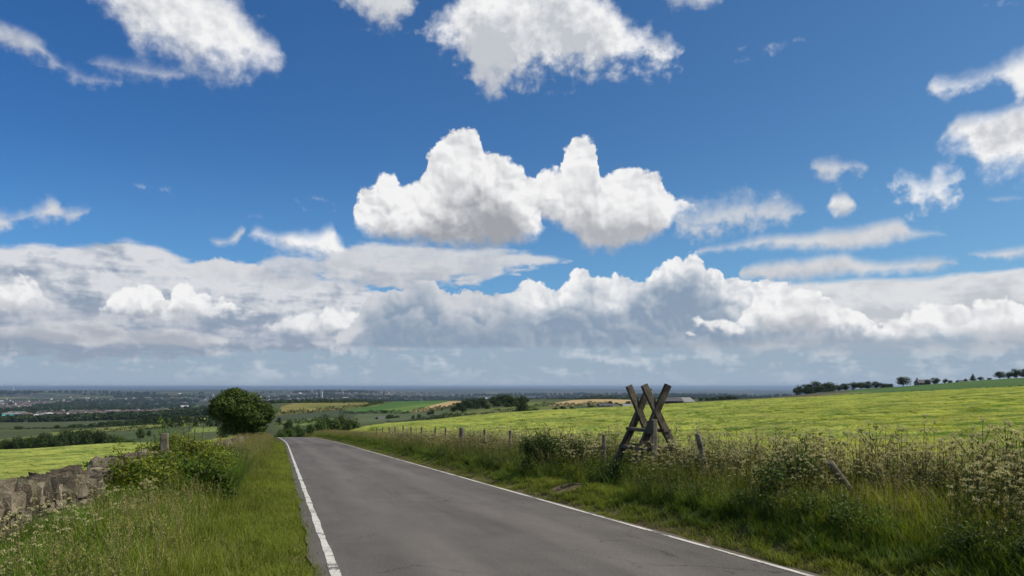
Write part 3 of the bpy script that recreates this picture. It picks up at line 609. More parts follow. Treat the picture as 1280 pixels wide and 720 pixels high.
def stick(S, p, q, w, mi, t=0.3):
    """thin stem: two crossed quads"""
    p = np.asarray(p, float); q = np.asarray(q, float); d = q - p; a = np.cross(d, (0.3, .2, 1.0)); 
    if np.linalg.norm(a) < 1e-5: a = np.cross(d, (1, 0, 0))
    a = a / np.linalg.norm(a) * w * .5; b_ = np.cross(d, a); b_ = b_ / (np.linalg.norm(b_) + 1e-9) * w * .5
    S.quads([[p - a, p + a, q + a*.7, q - a*.7], [p - b_, p + b_, q + b_*.7, q - b_*.7]], t, rng.uniform(), mi)

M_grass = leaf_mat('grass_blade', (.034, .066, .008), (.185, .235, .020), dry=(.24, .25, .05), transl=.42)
M_lush = leaf_mat('lush_grass_blade', (.018, .044, .006), (.11, .18, .015), transl=.38, patch=.5)
M_seed = leaf_mat('grass_seed_head', (.22, .19, .065), (.32, .27, .10), transl=.2, var=.3)
M_dark = leaf_mat('dark_leaf', (.020, .040, .007), (.075, .115, .016), transl=.25, patch=.4)
M_crownish = leaf_mat('verge_leaf', (.034, .064, .008), (.135, .185, .018), transl=.3)
M_ylw = leaf_mat('yellow_green_leaf', (.055, .085, .010), (.22, .25, .028), transl=.38)
M_stem = leaf_mat('green_stem', (.05, .075, .02), (.13, .12, .05), transl=.05)
M_umb = leaf_mat('cream_flower', (.46, .43, .20), (.62, .59, .34), dry=(.34, .29, .12), transl=.2, var=.3)
M_brown = leaf_mat('brown_seed_stalk', (.07, .055, .028), (.13, .10, .05), transl=.05)
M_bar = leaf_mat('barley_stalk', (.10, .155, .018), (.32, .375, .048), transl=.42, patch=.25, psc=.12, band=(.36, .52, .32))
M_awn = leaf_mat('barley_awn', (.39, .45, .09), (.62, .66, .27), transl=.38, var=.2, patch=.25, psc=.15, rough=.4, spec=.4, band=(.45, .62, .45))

PROTO = {}
def proto_set(key, meshes):
    c = bpy.data.collections.new(key)
    for i, me in enumerate(meshes):
        o = bpy.data.objects.new('%s_%02d' % (key, i), me); c.objects.link(o)
    PROTO[key] = (c, len(meshes))
def P_grass(seed, n=46, rad=.20, h=(.35, .75), w=.0085, heads=5, mats=0, lean=.3):
    S = Soup(); rg = np.random.default_rng(seed)
    blades(S, n, rad, h[0], h[1], w, lean, .45, 3, 0, (-.05, 0), rg=rg)
    blades(S, n // 2, rad, h[0]*.5, h[0]*1.1, w * 1.2, lean*1.8, .8, 3, 0, rg=rg)
    if heads:
        c, ld, r, hh = blades(S, heads, rad, h[1]*.95, h[1]*1.35, .0035, lean*.6, .3, 3, 1, (-.08, 0), taper=.3, t0=.3, rg=rg)
        for k in range(heads):
            p = c[k]; dirv = np.array([ld[k][0]*1.2, ld[k][1]*1.2, .8]); dirv /= np.linalg.norm(dirv)
            pts = p + dirv * rg.uniform(-.10, .06, (12, 1)) + rg.normal(size=(12, 3)) * .010
            leaves(S, pts, .028, 2, t=.5, aspect=.35, rg=rg)
    return S
def P_short(seed):
    S = Soup(); rg = np.random.default_rng(seed)
    blades(S, 70, .22, .06, .20, .008, .6, .6, 2, 0, rg=rg); return S
def P_parsley(seed, h=1.0, dry=False):
    S = Soup(); rg = np.random.default_rng(seed)
    lean = rg.uniform(-.12, .12, 2) + np.array([-.08, 0]); top = np.array([lean[0]*h, lean[1]*h, h])
    mid = top * .55 + np.array([0, 0, 0]); stick(S, (0, 0, -.05), mid, .011, 1); stick(S, mid, top * .97, .008, 1)
    tips = [top]
    for k in range(rg.integers(2, 5)):
        q = rg.uniform(.45, .85); b0 = top * q; a = rg.uniform(0, 6.28); L = rg.uniform(.18, .38)
        b1 = b0 + np.array([math.cos(a) * L * .6, math.sin(a) * L * .6, L * .85]); stick(S, b0, b1, .006, 1); tips.append(b1)
    for tp in tips:
        R_ = rg.uniform(.028, .05)
        for k in range(9):
            a = k * 2.4; rr = R_ * math.sqrt((k + .5) / 9); c = tp + np.array([rr*math.cos(a), rr*math.sin(a), .035 - rr*rr*14 + rg.normal()*.006])
            stick(S, tp - np.array([0, 0, .012]), c, .0022, 1)
            pts = c + rg.normal(size=(5, 3)) * np.array([.0075, .0075, .006])
            leaves(S, pts, .014, 2 if not dry else 3, nrm=np.array([0, 0, .5]), aspect=.9, rg=rg, t=.5)
    for k in range(8):
        a = rg.uniform(0, 6.28); q = rg.uniform(.05, .6); b0 = top * q; L = rg.uniform(.15, .3)
        b1 = b0 + np.array([math.cos(a)*L, math.sin(a)*L, L*.35]); stick(S, b0, b1, .004, 1)
        m_ = 26; s_ = rg.uniform(.25, 1.05, (m_, 1)); pts = b0 + (b1 - b0) * s_ + rg.normal(size=(m_, 3)) * .035 * (1.15 - s_) * np.array([1, 1, .4])
        leaves(S, pts, .034, 0, nrm=np.array([0, 0, 1.0]), aspect=.42, rg=rg, t=.55)
    return S
def P_leafy(seed, h=.7, size=.06, n=150, spread=.22):
    """nettle / bramble like leafy stems"""
    S = Soup(); rg = np.random.default_rng(seed)
    for k in range(6):
        a = rg.uniform(0, 6.28); rr = rg.uniform(0, spread); hh = h * rg.uniform(.65, 1.05)
        b0 = np.array([rr*math.cos(a), rr*math.sin(a), -.05]); b1 = b0 + np.array([rg.uniform(-.12, .12), rg.uniform(-.12, .12), hh]); stick(S, b0, b1, .007, 1)
        m_ = n // 6; s_ = rg.uniform(.12, 1.0, (m_, 1)); pts = b0 + (b1 - b0) * s_ + rg.normal(size=(m_, 3)) * np.array([.06, .06, .02])
        leaves(S, pts, size, 0, nrm=np.array([0, 0, 1.1]), aspect=.55, rg=rg, t=.6)
    return S
def P_barley(seed, n=120, rad=.36, w=.0065, h=(.66, .84), hw=.011, wind=-.38):
    S = Soup(); rg = np.random.default_rng(seed)
    c, ld, r, hh = blades(S, n, rad, h[0], h[1], w, .10, .45, 3, 0, (wind, -.10), taper=.35, rg=rg)
    # awned heads: bent over with the wind, a bundle of long pale bristles
    k = len(c); L = rg.uniform(.20, .34, k)[:, None]
    dv = np.stack([np.full(k, wind * 2.4) + rg.normal(size=k)*.2, np.full(k, -.22) + rg.normal(size=k)*.2, rg.uniform(.15, .6, k)], -1)
    dv /= np.linalg.norm(dv, axis=1)[:, None]
    for j in range(2):
        sd_ = np.cross(dv, rg.normal(size=(k, 3))); sd_ /= np.linalg.norm(sd_, axis=1)[:, None]
        e = c + dv * L; mdl = c + dv * L * .45
        S.quads(np.stack([c - sd_*hw*.25, mdl - sd_*hw*.5, e, mdl + sd_*hw*.5], 1), [[.1, .5, 1.0, .5]], r[:, None], 1)
    blades(S, n // 2, rad, h[0]*.6, h[0]*.95, .012, .5, .7, 3, 0, (wind * .5, 0), t1=.7, rg=rg)
    return S
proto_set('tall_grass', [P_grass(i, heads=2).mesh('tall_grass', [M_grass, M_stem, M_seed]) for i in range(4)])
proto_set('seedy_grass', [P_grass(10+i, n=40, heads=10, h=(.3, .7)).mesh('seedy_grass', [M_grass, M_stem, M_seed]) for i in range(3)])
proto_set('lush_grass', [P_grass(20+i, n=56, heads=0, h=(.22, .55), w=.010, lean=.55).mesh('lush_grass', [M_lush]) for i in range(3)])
proto_set('short_grass', [P_short(30+i).mesh('short_grass', [M_grass]) for i in range(3)])
proto_set('cow_parsley', [P_parsley(40+i, 1.0 + .08*i).mesh('cow_parsley', [M_ylw if i % 2 else M_dark, M_stem, M_umb, M_brown]) for i in range(4)])
proto_set('leafy_weed', [P_leafy(50+i).mesh('leafy_weed', [(M_dark, M_lush, M_crownish, M_dark)[i], M_stem]) for i in range(4)])
proto_set('fresh_weed', [P_leafy(90+i, h=.72, size=.07).mesh('fresh_weed', [(M_ylw, M_lush, M_ylw)[i], M_stem]) for i in range(3)])
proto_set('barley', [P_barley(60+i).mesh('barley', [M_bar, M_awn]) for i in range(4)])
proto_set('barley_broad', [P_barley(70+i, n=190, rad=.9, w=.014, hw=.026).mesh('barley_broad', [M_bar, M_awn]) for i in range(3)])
proto_set('dry_weed', [P_parsley(80+i, 1.1, True).mesh('dry_weed', [M_dark, M_brown, M_brown, M_brown]) for i in range(2)])

def scatter(name, key, x, d, scale, label, cat, tilt=None, z=None, rz=None, kind='stuff'):
    n = len(x)
    if z is None: z = Hf(x, d)
    me = bpy.data.meshes.new(name); me.vertices.add(n); me.vertices.foreach_set('co', np.stack([x, d, z], -1).astype(np.float32).ravel())
    rot = np.zeros((n, 3), np.float32)
    rot[:, 2] = rng.uniform(0, 2*math.pi, n) if rz is None else rz
    if tilt is not None: rot[:, :2] = tilt
    def at(nm, typ, key_, arr, dt): a = me.attributes.new(nm, typ, 'POINT'); a.data.foreach_set(key_, np.asarray(arr, dt).ravel())
    at('rot', 'FLOAT_VECTOR', 'vector', rot, np.float32); at('scl', 'FLOAT', 'value', scale, np.float32)
    at('pick', 'INT', 'value', rng.integers(0, PROTO[key][1], n), np.int32)
    o = bpy.data.objects.new(name, me); COL.objects.link(o)
    ng = bpy.data.node_groups.new('scatter_' + key, 'GeometryNodeTree')
    ng.interface.new_socket('Geometry', in_out='INPUT', socket_type='NodeSocketGeometry'); ng.interface.new_socket('Geometry', in_out='OUTPUT', socket_type='NodeSocketGeometry')
    N = ng.nodes.new; L = ng.links.new
    gi = N('NodeGroupInput'); go = N('NodeGroupOutput'); ci = N('GeometryNodeCollectionInfo'); ci.inputs[0].default_value = PROTO[key][0]; ci.inputs[1].default_value = True; ci.inputs[2].default_value = True
    ip = N('GeometryNodeInstanceOnPoints'); ip.inputs['Pick Instance'].default_value = True
    def na(nm, dt): q = N('GeometryNodeInputNamedAttribute'); q.data_type = dt; q.inputs[0].default_value = nm; return q.outputs[0]
    L(gi.outputs[0], ip.inputs['Points']); L(ci.outputs[0], ip.inputs['Instance']); L(na('pick', 'INT'), ip.inputs['Instance Index'])
    L(na('rot', 'FLOAT_VECTOR'), ip.inputs['Rotation']); L(na('scl', 'FLOAT'), ip.inputs['Scale']); L(ip.outputs[0], go.inputs[0])
    md = o.modifiers.new('scatter', 'NODES'); md.node_group = ng
    tag(o, label, cat, kind=kind); return o
def region(n, d0, d1, s0, s1, pw=1.0, gap=.93, maxpx=1420, minpx=-140):
    """random points in the strip s0..s1 right of the line between distances d0..d1 (denser when near if pw>1)"""
    u = rng.uniform(0, 1, n); d = d0 * (d1 / d0) ** (u ** (1/pw)) if pw != 1.0 else d0 + (d1 - d0) * u
    s = rng.uniform(s0, s1, n); x = road_x(d) + s / CH
    px = 640 + F_PX * x / np.maximum(d, 2); k = (px < maxpx) & (px > minpx)
    k &= ~((np.abs(d - 17.0) < 2.3) & (s > 5.0) & (s < 6.3) & (rng.uniform(0, 1, n) < gap))
    k &= ~((np.abs(px - 756) < 8) & (d > 14.5) & (d < 18.9) & (s > 6.2)) & ~((np.abs(px - 1078) < 17) & (d > 7) & (d < 10.3) & (s > 6.3) & (rng.uniform(0, 1, n) < .7))
    return x[k], d[k], s[k]

# right-hand bank
x, d, s = region(5200, 5.5, 120, 5.75, 8.9, 1.0001)
scatter('verge_grass', 'tall_grass', x, d, rng.uniform(.7, 1.15, len(x)) * (.55 + .55*sstep(5.7, 6.8, s)), 'tall green and straw grass covering the bank right of the road', 'grass')
x, d, s = region(1800, 25, 130, 6.0, 9.2)
scatter('seeding_grass', 'seedy_grass', x, d, rng.uniform(.75, 1.08, len(x)), 'seeding grass with reddish heads along the far part of the right bank', 'grass')
x, d, s = region(2300, 5.5, 110, 5.35, 6.9, 1.0001)
k = rng.uniform(0, 1, len(x)) < .95
scatter('lush_grass', 'lush_grass', x[k], d[k], rng.uniform(.45, 1.0, k.sum()) * (.5 + .5*sstep(5.3, 6.2, s[k])), 'lush green grass tufts at the foot of the right bank', 'grass')
x, d, s = region(2500, 5.5, 70, 6.2, 9.1, 1.0001)
k = (lat_noise(x, d, 2.2, 21) > -.15) & ~((np.abs(d - 17) < 1.0) & (s > 6.5) & (s < 7.3))
scatter('cow_parsley', 'cow_parsley', x[k], d[k], rng.uniform(.7, 1.12, k.sum()) * (.75 + .25*sstep(6.4, 7.6, s[k])), 'cream flowered cow parsley crowding the right bank by the fence', 'wildflowers')
x, d, s = region(10000, 5.5, 80, 5.8, 8.9, 1.0001)
k = lat_noise(x, d, 1.6, 33) > -.32
scatter('leafy_weeds', 'leafy_weed', x[k], d[k], rng.uniform(.6, 1.2, k.sum()) * (.6 + .4*sstep(6.0, 7.3, s[k])), 'dark leafy nettles and weeds in the right bank', 'weeds')
x, d, s = region(120, 5.5, 40, 7.2, 9.0, 1.0001)
k = lat_noise(x, d, 2.0, 43) > .0
scatter('dry_weeds', 'dry_weed', x[k], d[k], rng.uniform(.8, 1.15, k.sum()), 'brown seeding weed stalks standing over the right bank', 'weeds')
# left verge
x, d, s = region(5200, 4.0, 120, -4.2, -.5, 1.0001)
k = (rng.uniform(0, 1, len(x)) < sstep(-.45, -1.1, s) * .9 + .15) & ~((d < 26) & (s > -1.5) & (rng.uniform(0, 1, len(x)) < .6))
scatter('verge_grass', 'tall_grass', x[k], d[k], rng.uniform(.5, .95, k.sum()) * (.42 + .55*sstep(-.7, -2.0, s[k])) * (1 - .4 * (1 - sstep(10.5, 14, d[k])) * sstep(-2.2, -3.0, s[k])), 'tall sunlit grass on the verge left of the road', 'grass')
x, d, s = region(800, 20, 125, -4.6, -1.0)
scatter('seeding_grass', 'seedy_grass', x, d, rng.uniform(.6, 1.1, len(x)) * (.6 + .4*sstep(-.9, -2.2, s)), 'seeding grass with brown heads on the left verge', 'grass')
x, d, s = region(6000, 4.0, 70, -2.6, -.30, 1.0001)
scatter('short_grass', 'short_grass', x, d, rng.uniform(.7, 1.3, len(x)), 'short turf beside the left edge of the asphalt', 'grass')
x, d, s = region(1500, 6, 120, 5.08, 5.9, 1.0001, gap=0)
k = np.hypot((s - 5.75), (d - 17.2) * .6) > .42; x = x[k]; d = d[k]; s = s[k]
x3, d3, s3 = region(4000, 14.2, 19.6, 5.3, 6.4, 1.0001, gap=0); k = (np.hypot((s3 - 5.75), (d3 - 17.2) * .6) > .42) & (rng.uniform(0, 1, len(x3)) < .12)
x = np.concatenate([x, x3[k]]); d = np.concatenate([d, d3[k]]); s = np.concatenate([s, s3[k]])
scatter('short_grass', 'short_grass', x, d, rng.uniform(.5, 1.0, len(x)), 'short turf beside the right edge of the asphalt', 'grass')
x, d, s = region(2600, 4.5, 24, -3.9, -1.7, 1.0001)
scatter('lush_grass', 'lush_grass', x, d, rng.uniform(.8, 1.35, len(x)) * (1 + .4 * sstep(-1.7, -2.6, s)) * (.68 + .32 * sstep(10.5, 14, d)), 'lush deep green grass before the stone wall', 'grass')
x, d, s = region(120, 5.0, 12.0, -4.1, -2.3, 1.0001)
scatter('cow_parsley', 'cow_parsley', x, d, rng.uniform(.42, .62, len(x)), 'cream flowered cow parsley before the stone wall', 'wildflowers')
x, d, s = region(1500, 5.0, 30, -4.1, -1.9, 1.0001)
scatter('leafy_weeds', 'leafy_weed', x, d, rng.uniform(.6, 1.25, len(x)) * (.52 + .45 * sstep(11.0, 14.5, d)), 'leafy green weeds along the foot of the stone wall', 'weeds')

ra = region(800, 5, 110, 4.92, 5.14, 1.0001, gap=0); rb_ = region(800, 4, 110, -.40, -.20, 1.0001)
x = np.concatenate([ra[0], rb_[0]]); d = np.concatenate([ra[1], rb_[1]]); k = lat_noise(x, d, 1.1, 55) > .02; x = x[k]; d = d[k]
scatter('creeping_grass', 'short_grass', x, d, rng.uniform(.3, .65, len(x)), 'small tufts of grass creeping over the crumbling asphalt edges', 'grass', z=H0f(x, d) + .0)
x, d, s = region(2300, 12.6, 26, -3.3, -1.8, 1.0001)
k = rng.uniform(0, 1, len(x)) < .75; x2, d2, s2 = x[~k], d[~k], s[~k]; x, d, s = x[k], d[k], s[k]
scatter('lush_grass', 'lush_grass', x2, d2, rng.uniform(1.3, 2.0, len(x2)), 'tall bright grass rising through the weeds left of the verge', 'grass')
scatter('leafy_weeds', 'fresh_weed', x, d, rng.uniform(.8, 1.35, len(x)) * (.55 + .45 * sstep(-1.9, -2.7, s)), 'tall fresh green mound of weeds between the near wall and the left verge', 'weeds')
# barley: right field near, right field farther, left field
def field_pts(n, d0, d1, smin, side_, pxa, pxb):
    d = np.sqrt(rng.uniform(d0*d0, d1*d1, n)); px = rng.uniform(pxa, pxb, n); x = (px - 640) / F_PX * d
    s = side(x, d); k = (s > smin) if side_ > 0 else (s < smin)
    return x[k], d[k]
def wave(x, d):
    return lat_noise(x * .6 + 3, d * 1.3, 5.0, 5) + .6 * lat_noise(x * .8, d * 1.5, 2.2, 6)
x, d = field_pts(15000, 7.5, 48, 9.1, 1, 330, 1420)
w_ = wave(x, d)
scatter('barley', 'barley', x, d, .95 + .20 * w_ + rng.uniform(-.05, .05, len(x)), 'pale green barley blown over by the wind beyond the right fence', 'barley', rz=rng.normal(0, .18, len(x)) + w_ * .5, tilt=np.stack([np.zeros(len(x)), -.10 - .55 * np.clip(w_ + .1, -.2, .8)], -1))
x, d = field_pts(15000, 44, 235, 9.1, 1, 330, 1380)
k = d < np.interp(640 + F_PX * x / d, [345, 480, 640, 800, 960, 1120, 1280], [110, 140, 190, 220, 255, 262, 262]); x = x[k]; d = d[k]; w_ = wave(x * .5, d * .5)
scatter('barley', 'barley_broad', x, d, .97 + .18 * w_, 'pale green barley filling the far part of the right field', 'barley', rz=rng.normal(0, .35, len(x)), tilt=np.stack([np.zeros(len(x)), -.08 - .45 * np.clip(w_, -.2, .6)], -1))
x, d = field_pts(9000, 16, 195, -4.9, -1, -140, 310)
k = d < np.interp(640 + F_PX * x / d, [-140, 300], [190, 175]); x = x[k]; d = d[k]; w_ = wave(x * .6, d * .6)
scatter('barley', 'barley_broad', x, d, .55 + .2 * w_, 'yellow green barley in the field beyond the stone wall', 'barley', rz=rng.normal(0, .35, len(x)))
# ------------------------------------------------------------------ timber: fence, posts, stile
def wood_mat(name, c0, c1, rough=.85):
    m, t, b = new_mat(name, rough, .2)
    co = t.node('ShaderNodeTexCoord').outputs['Object']
    gr = t.noise(t.vm('MULTIPLY', co, (1, 1, .08)), 55, 5, .65); bl = t.noise(co, 3.2, 4, .6)
    c = t.mix(t.mr(gr, .3, .7), c0, c1); c = t.mix(t.mr(bl, .42, .7), c, tuple(v * .55 for v in c0))
    lich = t.noise(co, 11, 5, .7); c = t.mix(t.mul(t.mr(lich, .60, .68), .7), c, (.20, .21, .13))
    t.L.new(c, b.inputs['Base Color']); bump(t, b, t.add(gr, t.mul(bl, .4)), .7, .006); return m
M_wood = wood_mat('weathered_oak', (.068, .055, .038), (.145, .12, .084))
M_wood2 = wood_mat('grey_fence_timber', (.14, .115, .085), (.28, .24, .18))
M_pale = wood_mat('pale_post_timber', (.24, .19, .13), (.42, .35, .25))
M_dkwood = wood_mat('dark_timber', (.040, .034, .028), (.085, .072, .058))
m_, t, b = new_mat('galvanised_wire', .5, .5); b.inputs['Base Color'].default_value = (.16, .15, .14, 1); b.inputs['Metallic'].default_value = .6; M_wire = m_
m_, t, b = new_mat('dark_plaque', .6, .3); co = t.node('ShaderNodeTexCoord').outputs['Object']
t.L.new(t.mix(t.noise(co, 30, 4, .6), (.018, .022, .018), (.05, .055, .045)), b.inputs['Base Color']); M_plq = m_

def beam(p, q, w, th, wdir, jit=.004, seg=5, rg=rng, round_=.012):
    """timber from p to q; w along wdir, th across; chamfered octagon section, slightly irregular. local coordinates"""
    p = np.array(p, float); q = np.array(q, float); ax = q - p; L = np.linalg.norm(ax); ax /= L
    wd = np.array(wdir, float); wd -= ax * wd.dot(ax); wd /= np.linalg.norm(wd); td = np.cross(ax, wd)
    a, c = w/2, th/2; e = min(round_, a*.45, c*.45)
    prof = [(a-e, -c), (a, -c+e), (a, c-e), (a-e, c), (-a+e, c), (-a, c-e), (-a, -c+e), (-a+e, -c)]
    vs = []; fs = []
    for k in range(seg + 1):
        o = rg.normal(size=2) * jit; sc = 1 + rg.normal() * .02
        if k in (0, seg): sc *= .97
        for (u, v) in prof: vs.append(p + ax * L * k / seg + wd * (u*sc + o[0]) + td * (v*sc + o[1]))
    for k in range(seg):
        for i in range(8):
            j = (i + 1) % 8; fs.append((k*8+i, k*8+j, (k+1)*8+j, (k+1)*8+i))
    fs.append(tuple(range(7, -1, -1))); fs.append(tuple(range(seg*8, seg*8+8)))
    return vs, fs
def poly_mesh(name, parts, mats):
    vs = []; fs = []
    for v, f in parts:
        o = len(vs); vs += [tuple(x) for x in v]; fs += [tuple(i + o for i in g_) for g_ in f]
    me = bpy.data.meshes.new(name); me.from_pydata(vs, [], fs)
    for m in mats: me.materials.append(m)
    return me
def round_post(h, r, below=.35, seg=10, lean=(0, 0), rg=rng):
    vs = []; fs = []; rings = [-below, 0, h*.35, h*.7, h-.015, h]
    for k, z in enumerate(rings):
        rr = r * (1 if k < 5 else .86)
        for i in range(seg):
            a = i * 2*math.pi/seg; q = rr * (1 + rg.normal() * .035); vs.append((q*math.cos(a) + lean[0]*max(z, 0), q*math.sin(a) + lean[1]*max(z, 0), z))
    for k in range(len(rings)-1):
        for i in range(seg):
            j = (i+1) % seg; fs.append((k*seg+i, k*seg+j, (k+1)*seg+j, (k+1)*seg+i))
    fs.append(tuple(range((len(rings)-1)*seg, len(rings)*seg)))
    return vs, fs
FENCE_S = (8.0 - .59) * CH                       # the fence line, metres right of the left white line
def fence_at(px):
    d = 8.0 / ((px - 640) / F_PX + HEAD); x = 8.0 - HEAD * d + float(bend(d)); return x, d
fence = empty('wire_fence', (fence_at(637)[0], fence_at(637)[1], Hs(*fence_at(637))))
tag(fence, 'post and wire fence between the right hand bank and the barley field', 'fence')
FO = Vector(fence.location)
posts = []
plist = [(1215, None, .72, .04, (.1, 0)), (1078, 578, None, .05, (0, 0)), (890, 542, None, .055, (-.22, .0)), (755, 543, None, .045, (0, 0)),
         (701, None, .95, .05, (.02, 0)), (637.5, 538, None, .050, (.01, 0)), (606.5, 536.5, None, .045, (-.02, 0)), (577, 534.5, None, .11, (0, 0)), (557, 534.5, None, .045, (0, 0)),
         (543.5, 534, None, .05, (.03, 0)), (527, 533.5, None, .05, (0, 0)), (514, None, 1.25, .05, (0, 0)), (504, 532, None, .05, (0, 0)), (494, None, 1.25, .05, (0, 0)), (486, None, 1.28, .05, (.04, 0)), (478.5, None, 1.25, .05, (0, 0)), (471, None, 1.2, .05, (0, 0))]
LB = {1078: 'grey post fallen sideways into the weeds', 890: 'rough post leaning left of upright beyond the stile', 755: 'thin upright post nearest the stile', 577: 'thick round straining post'}
for (px, row, h, r, lean) in plist:
    x, d = fence_at(px); gz = Hs(x, d)
    if row is not None: h = EYE - (row - HZ) / F_PX * d - gz
    me = poly_mesh('post', [round_post(h, r, lean=lean, rg=np.random.default_rng(int(px)))], [M_wood2])
    o = obj('post', me, fence, Vector((x, d, gz)) - FO)
    if px == 1078: o.rotation_euler = (0, R(-38), R(10)); o.location.x += .15; o.scale.z = 1.3
    x2 = x + lean[0] * h
    if px in LB: o['label'] = LB[px]
    posts.append((x, d, gz, h, lean))
posts.sort(key=lambda p: p[1])
S = Soup()
for hh in (.96, .62, .28):
    for a, b_ in zip(posts[:-1], posts[1:]):
        hA = min(a[3] * .93, a[3] - .06) * hh; hB = min(b_[3]*.93, b_[3]-.06) * hh
        pa = np.array([a[0] + a[4][0]*hA, a[1] + a[4][1]*hA, a[2] + hA]); pb = np.array([b_[0] + b_[4][0]*hB, b_[1] + b_[4][1]*hB, b_[2] + hB]); mdl = (pa + pb) / 2 - np.array([0, 0, .03])
        o_ = np.array([-.05, .0, 0]); stick(S, pa + o_ - FO, mdl + o_ - FO, .005, 0); stick(S, mdl + o_ - FO, pb + o_ - FO, .005, 0)
obj('wire', S.mesh('wire', [M_wire]), fence)

# ladder stile over the fence
sx, sdp = fence_at(808); gz = Hs(sx, sdp)
st = empty('ladder_stile', (sx, sdp, gz)); tag(st, 'weathered wooden ladder stile crossing the fence with tall handrail beams in an X', 'ladder stile')
fdir = np.array([-HEAD, 1, 0]); fdir /= np.linalg.norm(fdir); adir = np.array([fdir[1], -fdir[0], 0])      # along the fence, across it (towards the field)
def at_px(px, row, d):     # a point at distance d, in the stile's local space
    return np.array([(px - 640) / F_PX * d - sx, d - sdp, EYE - (row - HZ) / F_PX * d - gz])
near_d, far_d = sdp - .42, sdp + .42
str_ = {}
for nm, d_, top, bot in (('C', near_d, (835, 481), (797, 571)), ('D', far_d, (811.5, 485), (766, 588)), ('A', far_d, (786, 482), (816, 556)), ('B', near_d, (805, 481), (843, 562))):
    T_ = at_px(*top, d_); B_ = at_px(*bot, d_); ax = B_ - T_; B2 = T_ + ax * ((T_[2] + .3) / (T_[2] - B_[2]))
    if nm in 'CD':   # the ladder on the road side leans with the line of crossing
        pass
    str_[nm] = (T_, B2)
    o = obj('stringer', poly_mesh('stringer', [beam(B2, T_, .155, .09, adir)], [M_wood]), st)
def lerp_z(nm, z):
    T_, B_ = str_[nm]; k = (z - B_[2]) / (T_[2] - B_[2]); return B_ + (T_ - B_) * k
for z in (.82, 1.22):
    for a_, b__ in (('C', 'D'), ('B', 'A')):
        if z > 1.4 and a_ == 'B': continue
        p = lerp_z(a_, z); q = lerp_z(b__, z); e_ = (q - p) / np.linalg.norm(q - p)
        sgn = 1 if a_ == 'C' else -1
        obj('step', poly_mesh('step', [beam(p - e_*.08 , q + e_*.08, .17, .07, adir)], [M_wood]), st)
# horizontal braces seen side on
for z in (.28, .83, 1.0):
    if z == 1.0: continue
    p = lerp_z('D', z); q = lerp_z('A' if z > .6 else 'A', z); off = fdir * .07
    obj('brace', poly_mesh('brace', [beam(p + off - adir*.05, q + off + adir*.05, .095, .04, (0, 0, 1))], [M_wood]), st)
    p = lerp_z('C', z); q = lerp_z('B', z)
    obj('brace', poly_mesh('brace', [beam(p - off - adir*.03, q - off + adir*.05, .095, .04, (0, 0, 1))], [M_wood]), st)
wx_, wd_ = (818 - 640) / F_PX * (near_d - .16), near_d - .16; wz = Hs(wx_, wd_); wtop = EYE - (524.5 - HZ) / F_PX * wd_
wp = empty('waymark_post', (wx_, wd_, wz)); tag(wp, 'square upright timber post in front of the stile with a dark plaque on its left', 'post')
obj('post', poly_mesh('post', [beam((0, 0, -.3), (0, 0, wtop - wz), .105, .115, (1, 0, 0), jit=.002)], [M_pale]), wp)
obj('plaque', poly_mesh('plaque', [beam((-.095, -.05, wtop - wz - .30), (-.095, -.05, wtop - wz - .02), .13, .05, (1, 0, 0), jit=0, seg=1, round_=.006)], [M_plq]), wp)

# the post that stands in the bushes on the left
lx, ld_ = (206 - 640) / F_PX * 19.0, 19.0; lz = Hs(lx, ld_); top = EYE - (542 - HZ) / F_PX * ld_
lp = obj('wooden_post', poly_mesh('wooden_post', [beam((0, 0, -.3), (0, 0, top - lz), .17, .15, (1, .2, 0), jit=.004)], [M_wood2]), None, (lx, ld_, lz))
tag(lp, 'square grey wooden post standing among the leafy bushes left of the road', 'post')

# ------------------------------------------------------------------ dry stone wall
m_, t, b = new_mat('gritstone', .92, .2)
geo = t.node('ShaderNodeNewGeometry'); pos = geo.outputs['Position']; sr = t.node('ShaderNodeAttribute', attribute_name='r').outputs['Fac']
na_ = t.noise(pos, 5, 6, .65); nb_ = t.noise(pos, 38, 4, .6)
c = t.mix(sr, (.072, .060, .044), (.20, .17, .125)); c = t.mix(t.mr(na_, .38, .62), t.mix(1, c, (.55, .52, .5), 'MULTIPLY'), c)
c = t.mix(t.mul(t.mr(nb_, .52, .68), .55), c, (.25, .22, .15)); c = t.mix(t.mul(t.mr(t.noise(pos, 2.2, 5, .7), .56, .66), .5), c, (.11, .12, .05))
c = t.mix(1.0, c, t.xyz(t.add(.55, t.mul(sr, .9)), t.add(.55, t.mul(sr, .88)), t.add(.55, t.mul(sr, .85))), 'MULTIPLY')
t.L.new(c, b.inputs['Base Color']); bump(t, b, t.add(na_, t.mul(nb_, .6)), 1.0, .022); M_stone = m_
def cube_grid(n=3):
    """subdivided cube on -1..1, vertices and quads"""
    vs = {}; V_ = []; F_ = []
    def vid(p):
        k = tuple(np.round(p, 4)); 
        if k not in vs: vs[k] = len(V_); V_.append(p)
        return vs[k]
    L_ = np.linspace(-1, 1, n)
    for ax in range(3):
        for sg in (-1, 1):
            for i in range(n-1):
                for j in range(n-1):
                    q = []
                    for (a, b_) in ((i, j), (i+1, j), (i+1, j+1), (i, j+1)):
                        p = [0, 0, 0]; p[ax] = sg; p[(ax+1) % 3] = L_[a]; p[(ax+2) % 3] = L_[b_]; q.append(vid(tuple(p)))
                    F_.append(q if sg > 0 else q[::-1])
    return np.array(V_, float), np.array(F_)
CV, CF = cube_grid(4)
